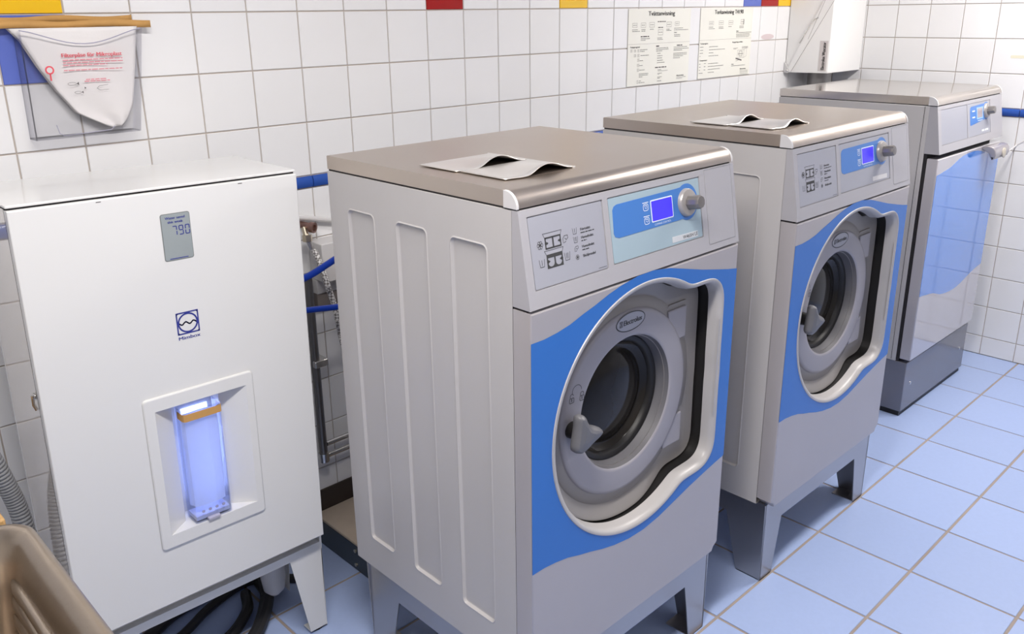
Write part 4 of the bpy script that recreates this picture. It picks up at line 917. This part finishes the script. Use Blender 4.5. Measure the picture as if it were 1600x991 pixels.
# tap with braided hose
tp = thing('water_tap', (0.566, -0.03, 1.060), 'copper and brass water tap on the wall behind the gap', 'tap')
MB().tube([(-0.030, 0.026, 0.006), (-0.012, 0.012, 0.005), (-0.002, -0.008, 0.002), (0.002, -0.022, 0.0)], 0.011, 14).obj('tap_body', copper, tp)
MB().lathe([(0.016, 0.0), (0.016, 0.014), (0.010, 0.014), (0.009, 0.006), (0.0, 0.006)], (0.001, -0.018, 0.0), (0.5, -1, -0.1), 16).obj('tap_outlet', copper, tp)
MB().tube([(-0.016, -0.01, 0.0), (-0.020, -0.03, -0.03)], 0.008, 12).obj('tap_spout', brass, tp)
MB().lathe([(0.0145, 0), (0.0145, 0.018), (0.011, 0.020)], (-0.019, -0.03, -0.018), (-0.05, -0.1, -1), 6, True).obj('union_nut', brass, tp, smooth=0)
MB().lathe([(0.0095, 0), (0.0085, 0.026)], (-0.019, -0.032, -0.035), (0.22, -0.2, -1), 14, True).obj('hose_sleeve', chrome, tp)
bm = mat('braid', rgb(206, 203, 200), 0.5)
n = bm.node_tree.nodes; l = bm.node_tree.links; tc = n.new('ShaderNodeTexCoord'); ck = n.new('ShaderNodeTexChecker'); ck.inputs['Scale'].default_value = 150
mp = n.new('ShaderNodeMapping'); mp.inputs['Rotation'].default_value = (0.6, 0.5, 0.7); l.new(tc.outputs['Object'], mp.inputs[0]); l.new(mp.outputs[0], ck.inputs[0])
ck.inputs[1].default_value = rgb(222, 220, 218); ck.inputs[2].default_value = rgb(120, 116, 114); l.new(ck.outputs[0], n['Principled BSDF'].inputs['Base Color'])
tag(MB().tube(curve([(0.562, -0.066, 0.994), (0.560, -0.10, 0.955), (0.554, -0.14, 0.90), (0.566, -0.15, 0.83), (0.582, -0.15, 0.72), (0.60, -0.16, 0.60), (0.66, -0.2, 0.50), (0.72, -0.3, 0.47), (0.74, -0.495, 0.47)], 10), 0.0085, 12).obj('braided_hose', bm), 'white braided hose hanging from the copper tap', 'hose')
# white distribution box on the wall, with orange lead
bx = thing('pipe_box', (0.58, -0.0045, 0.845), 'white wall box behind the blue hoses', 'box')
MB().box(0, -0.075, 0.045, 0.16, 0, 0.165).obj('box_cover', cap_white, bx, bevel=0.003)
MB().box(0.0, -0.030, 0.0, 0.16, 0, 0.045).obj('box_base', cap_white, bx, bevel=0.002)
MB().box(0.0, -0.026, -0.045, 0.16, 0, 0.0).obj('box_shadow', mat('box_shadow_grey', rgb(120, 112, 108), 0.6), bx, smooth=0)  # grey slab standing in for the shadow below the box
MB().tube(curve([(0.060, -0.08, 0.125), (0.050, -0.10, 0.10), (0.048, -0.10, 0.07), (0.060, -0.095, 0.03), (0.075, -0.09, 0.0)], 8), 0.0035, 8).obj('orange_lead', mat('orange_lead', rgb(168, 66, 26), 0.5), bx)
tag(MB().tube([(0.43, -0.020, 1.112), (0.56, -0.02, 1.085), (0.72, -0.02, 1.045)], 0.008, 10).obj('wall_conduit', cap_white), 'thin white conduit on the tiles above the copper tap', 'conduit')
st = thing('steel_pipe', (0.545, -0.045, 0), 'dark vertical steel pipe in the gap right of the white cabinet', 'pipe')
MB().tube([(0, 0, 0.30), (0.0, 0, 0.92)], 0.013, 14).obj('riser', mat('pipe_dark', (0.22, 0.21, 0.20, 1), 0.35, metal=0.9), st)
MB().box(-0.012, -0.02, 0.622, 0.035, 0.04, 0.645).obj('pipe_bracket', chrome, st, bevel=0.003)
MB().lathe([(0.017, 0), (0.017, 0.03)], (0, 0, 0.295), (0, 0, 1), 14, True).obj('pipe_elbow', chrome, st)
for z, lab in ((0.352, 'upper chrome pipe running along the wall behind the nearest washer'), (0.311, 'lower chrome pipe running along the wall behind the nearest washer')):
    tag(MB().tube([(0.558, -0.045, z), (0.95, -0.045, z+0.004)], 0.009, 12).obj('chrome_pipe', chrome), lab, 'pipe', 'chrome wall pipes')
db = thing('drain_plinth', (0.512, 0.0, 0.0), 'low beige topped plinth with dark screwed metal side behind the nearest washer', 'plinth')
MB().box(0.0, -0.44, 0.09, 0.50, -0.012, 0.10).obj('plinth_top', concrete, db, bevel=0.003)
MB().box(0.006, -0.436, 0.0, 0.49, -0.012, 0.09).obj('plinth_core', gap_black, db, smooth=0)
MB().box(0.0, -0.44, 0.002, 0.006, -0.03, 0.09).obj('side_plate', dark_metal, db, smooth=0)
for y, z in ((-0.42, 0.02), (-0.42, 0.07), (-0.33, 0.045), (-0.24, 0.02), (-0.24, 0.07)): MB().lathe([(0.006, 0), (0.006, 0.003), (0.0, 0.004)], (0.0, y, z), (-1, 0, 0), 10).obj('screw', brass, db)
tag(MB().box(0.40, -0.0115, 0.098, 1.05, -0.0045, 0.172).obj('wall_strip_1', mat('wall_strip_dark', rgb(58, 50, 46), 0.6)), kind='structure')  # dark brown strip low on the back wall, just above the plinth top
def lying(name, pts, r, label, m=None): tag(MB().tube(curve(pts, 8), r, 10).obj(name, m or black_hose), label, 'hose', 'black hoses under the white cabinet')
lying('floor_hose', [(-0.28, -0.30, 0.017), (-0.1, -0.24, 0.017), (0.05, -0.27, 0.017), (0.16, -0.20, 0.017), (0.20, -0.12, 0.017)], 0.016, 'thick black hose lying under the white cabinet, nearest the front')
lying('floor_hose', [(-0.25, -0.16, 0.014), (-0.05, -0.17, 0.014), (0.10, -0.10, 0.014), (0.24, -0.07, 0.014), (0.35, -0.16, 0.014)], 0.013, 'black hose lying under the white cabinet, nearest the wall')
lying('floor_cable', [(0.24, -0.10, 0.16), (0.235, -0.15, 0.05), (0.20, -0.22, 0.007), (0.10, -0.33, 0.007), (0.02, -0.36, 0.007)], 0.005, 'thin black cable dropping to the floor behind the cabinet leg')
lying('floor_hose', [(0.33, -0.29, 0.0135), (0.36, -0.24, 0.0135), (0.345, -0.19, 0.0135), (0.39, -0.235, 0.0135)], 0.012, 'short black hose lying right of the cabinet leg')
lying('floor_hose', [(-0.30, -0.37, 0.0205), (-0.12, -0.335, 0.0205), (0.04, -0.335, 0.0205), (0.13, -0.31, 0.0205), (0.235, -0.185, 0.0205), (0.26, -0.09, 0.0205)], 0.02, 'thickest black hose under the white cabinet, curving behind its right leg')
lying('floor_hose', [(-0.30, -0.10, 0.0185), (-0.12, -0.115, 0.0185), (0.02, -0.055, 0.0185), (0.22, -0.03, 0.0185)], 0.018, 'straight black hose along the wall foot under the white cabinet')
tr_ = thing('pipe_trap', (0.236, -0.238, 0), 'white plastic pipe trap hanging under the white cabinet', 'trap')
MB().lathe([(0.0, 0.062), (0.014, 0.064), (0.030, 0.082), (0.035, 0.12), (0.035, 0.284)], (0, 0, 0), (0, 0, 1), 24).obj('trap_cup', cap_white, tr_)
MB().lathe([(0.038, 0.165), (0.038, 0.185)], (0, 0, 0), (0, 0, 1), 24, True).obj('trap_nut', cap_white, tr_, smooth=30)
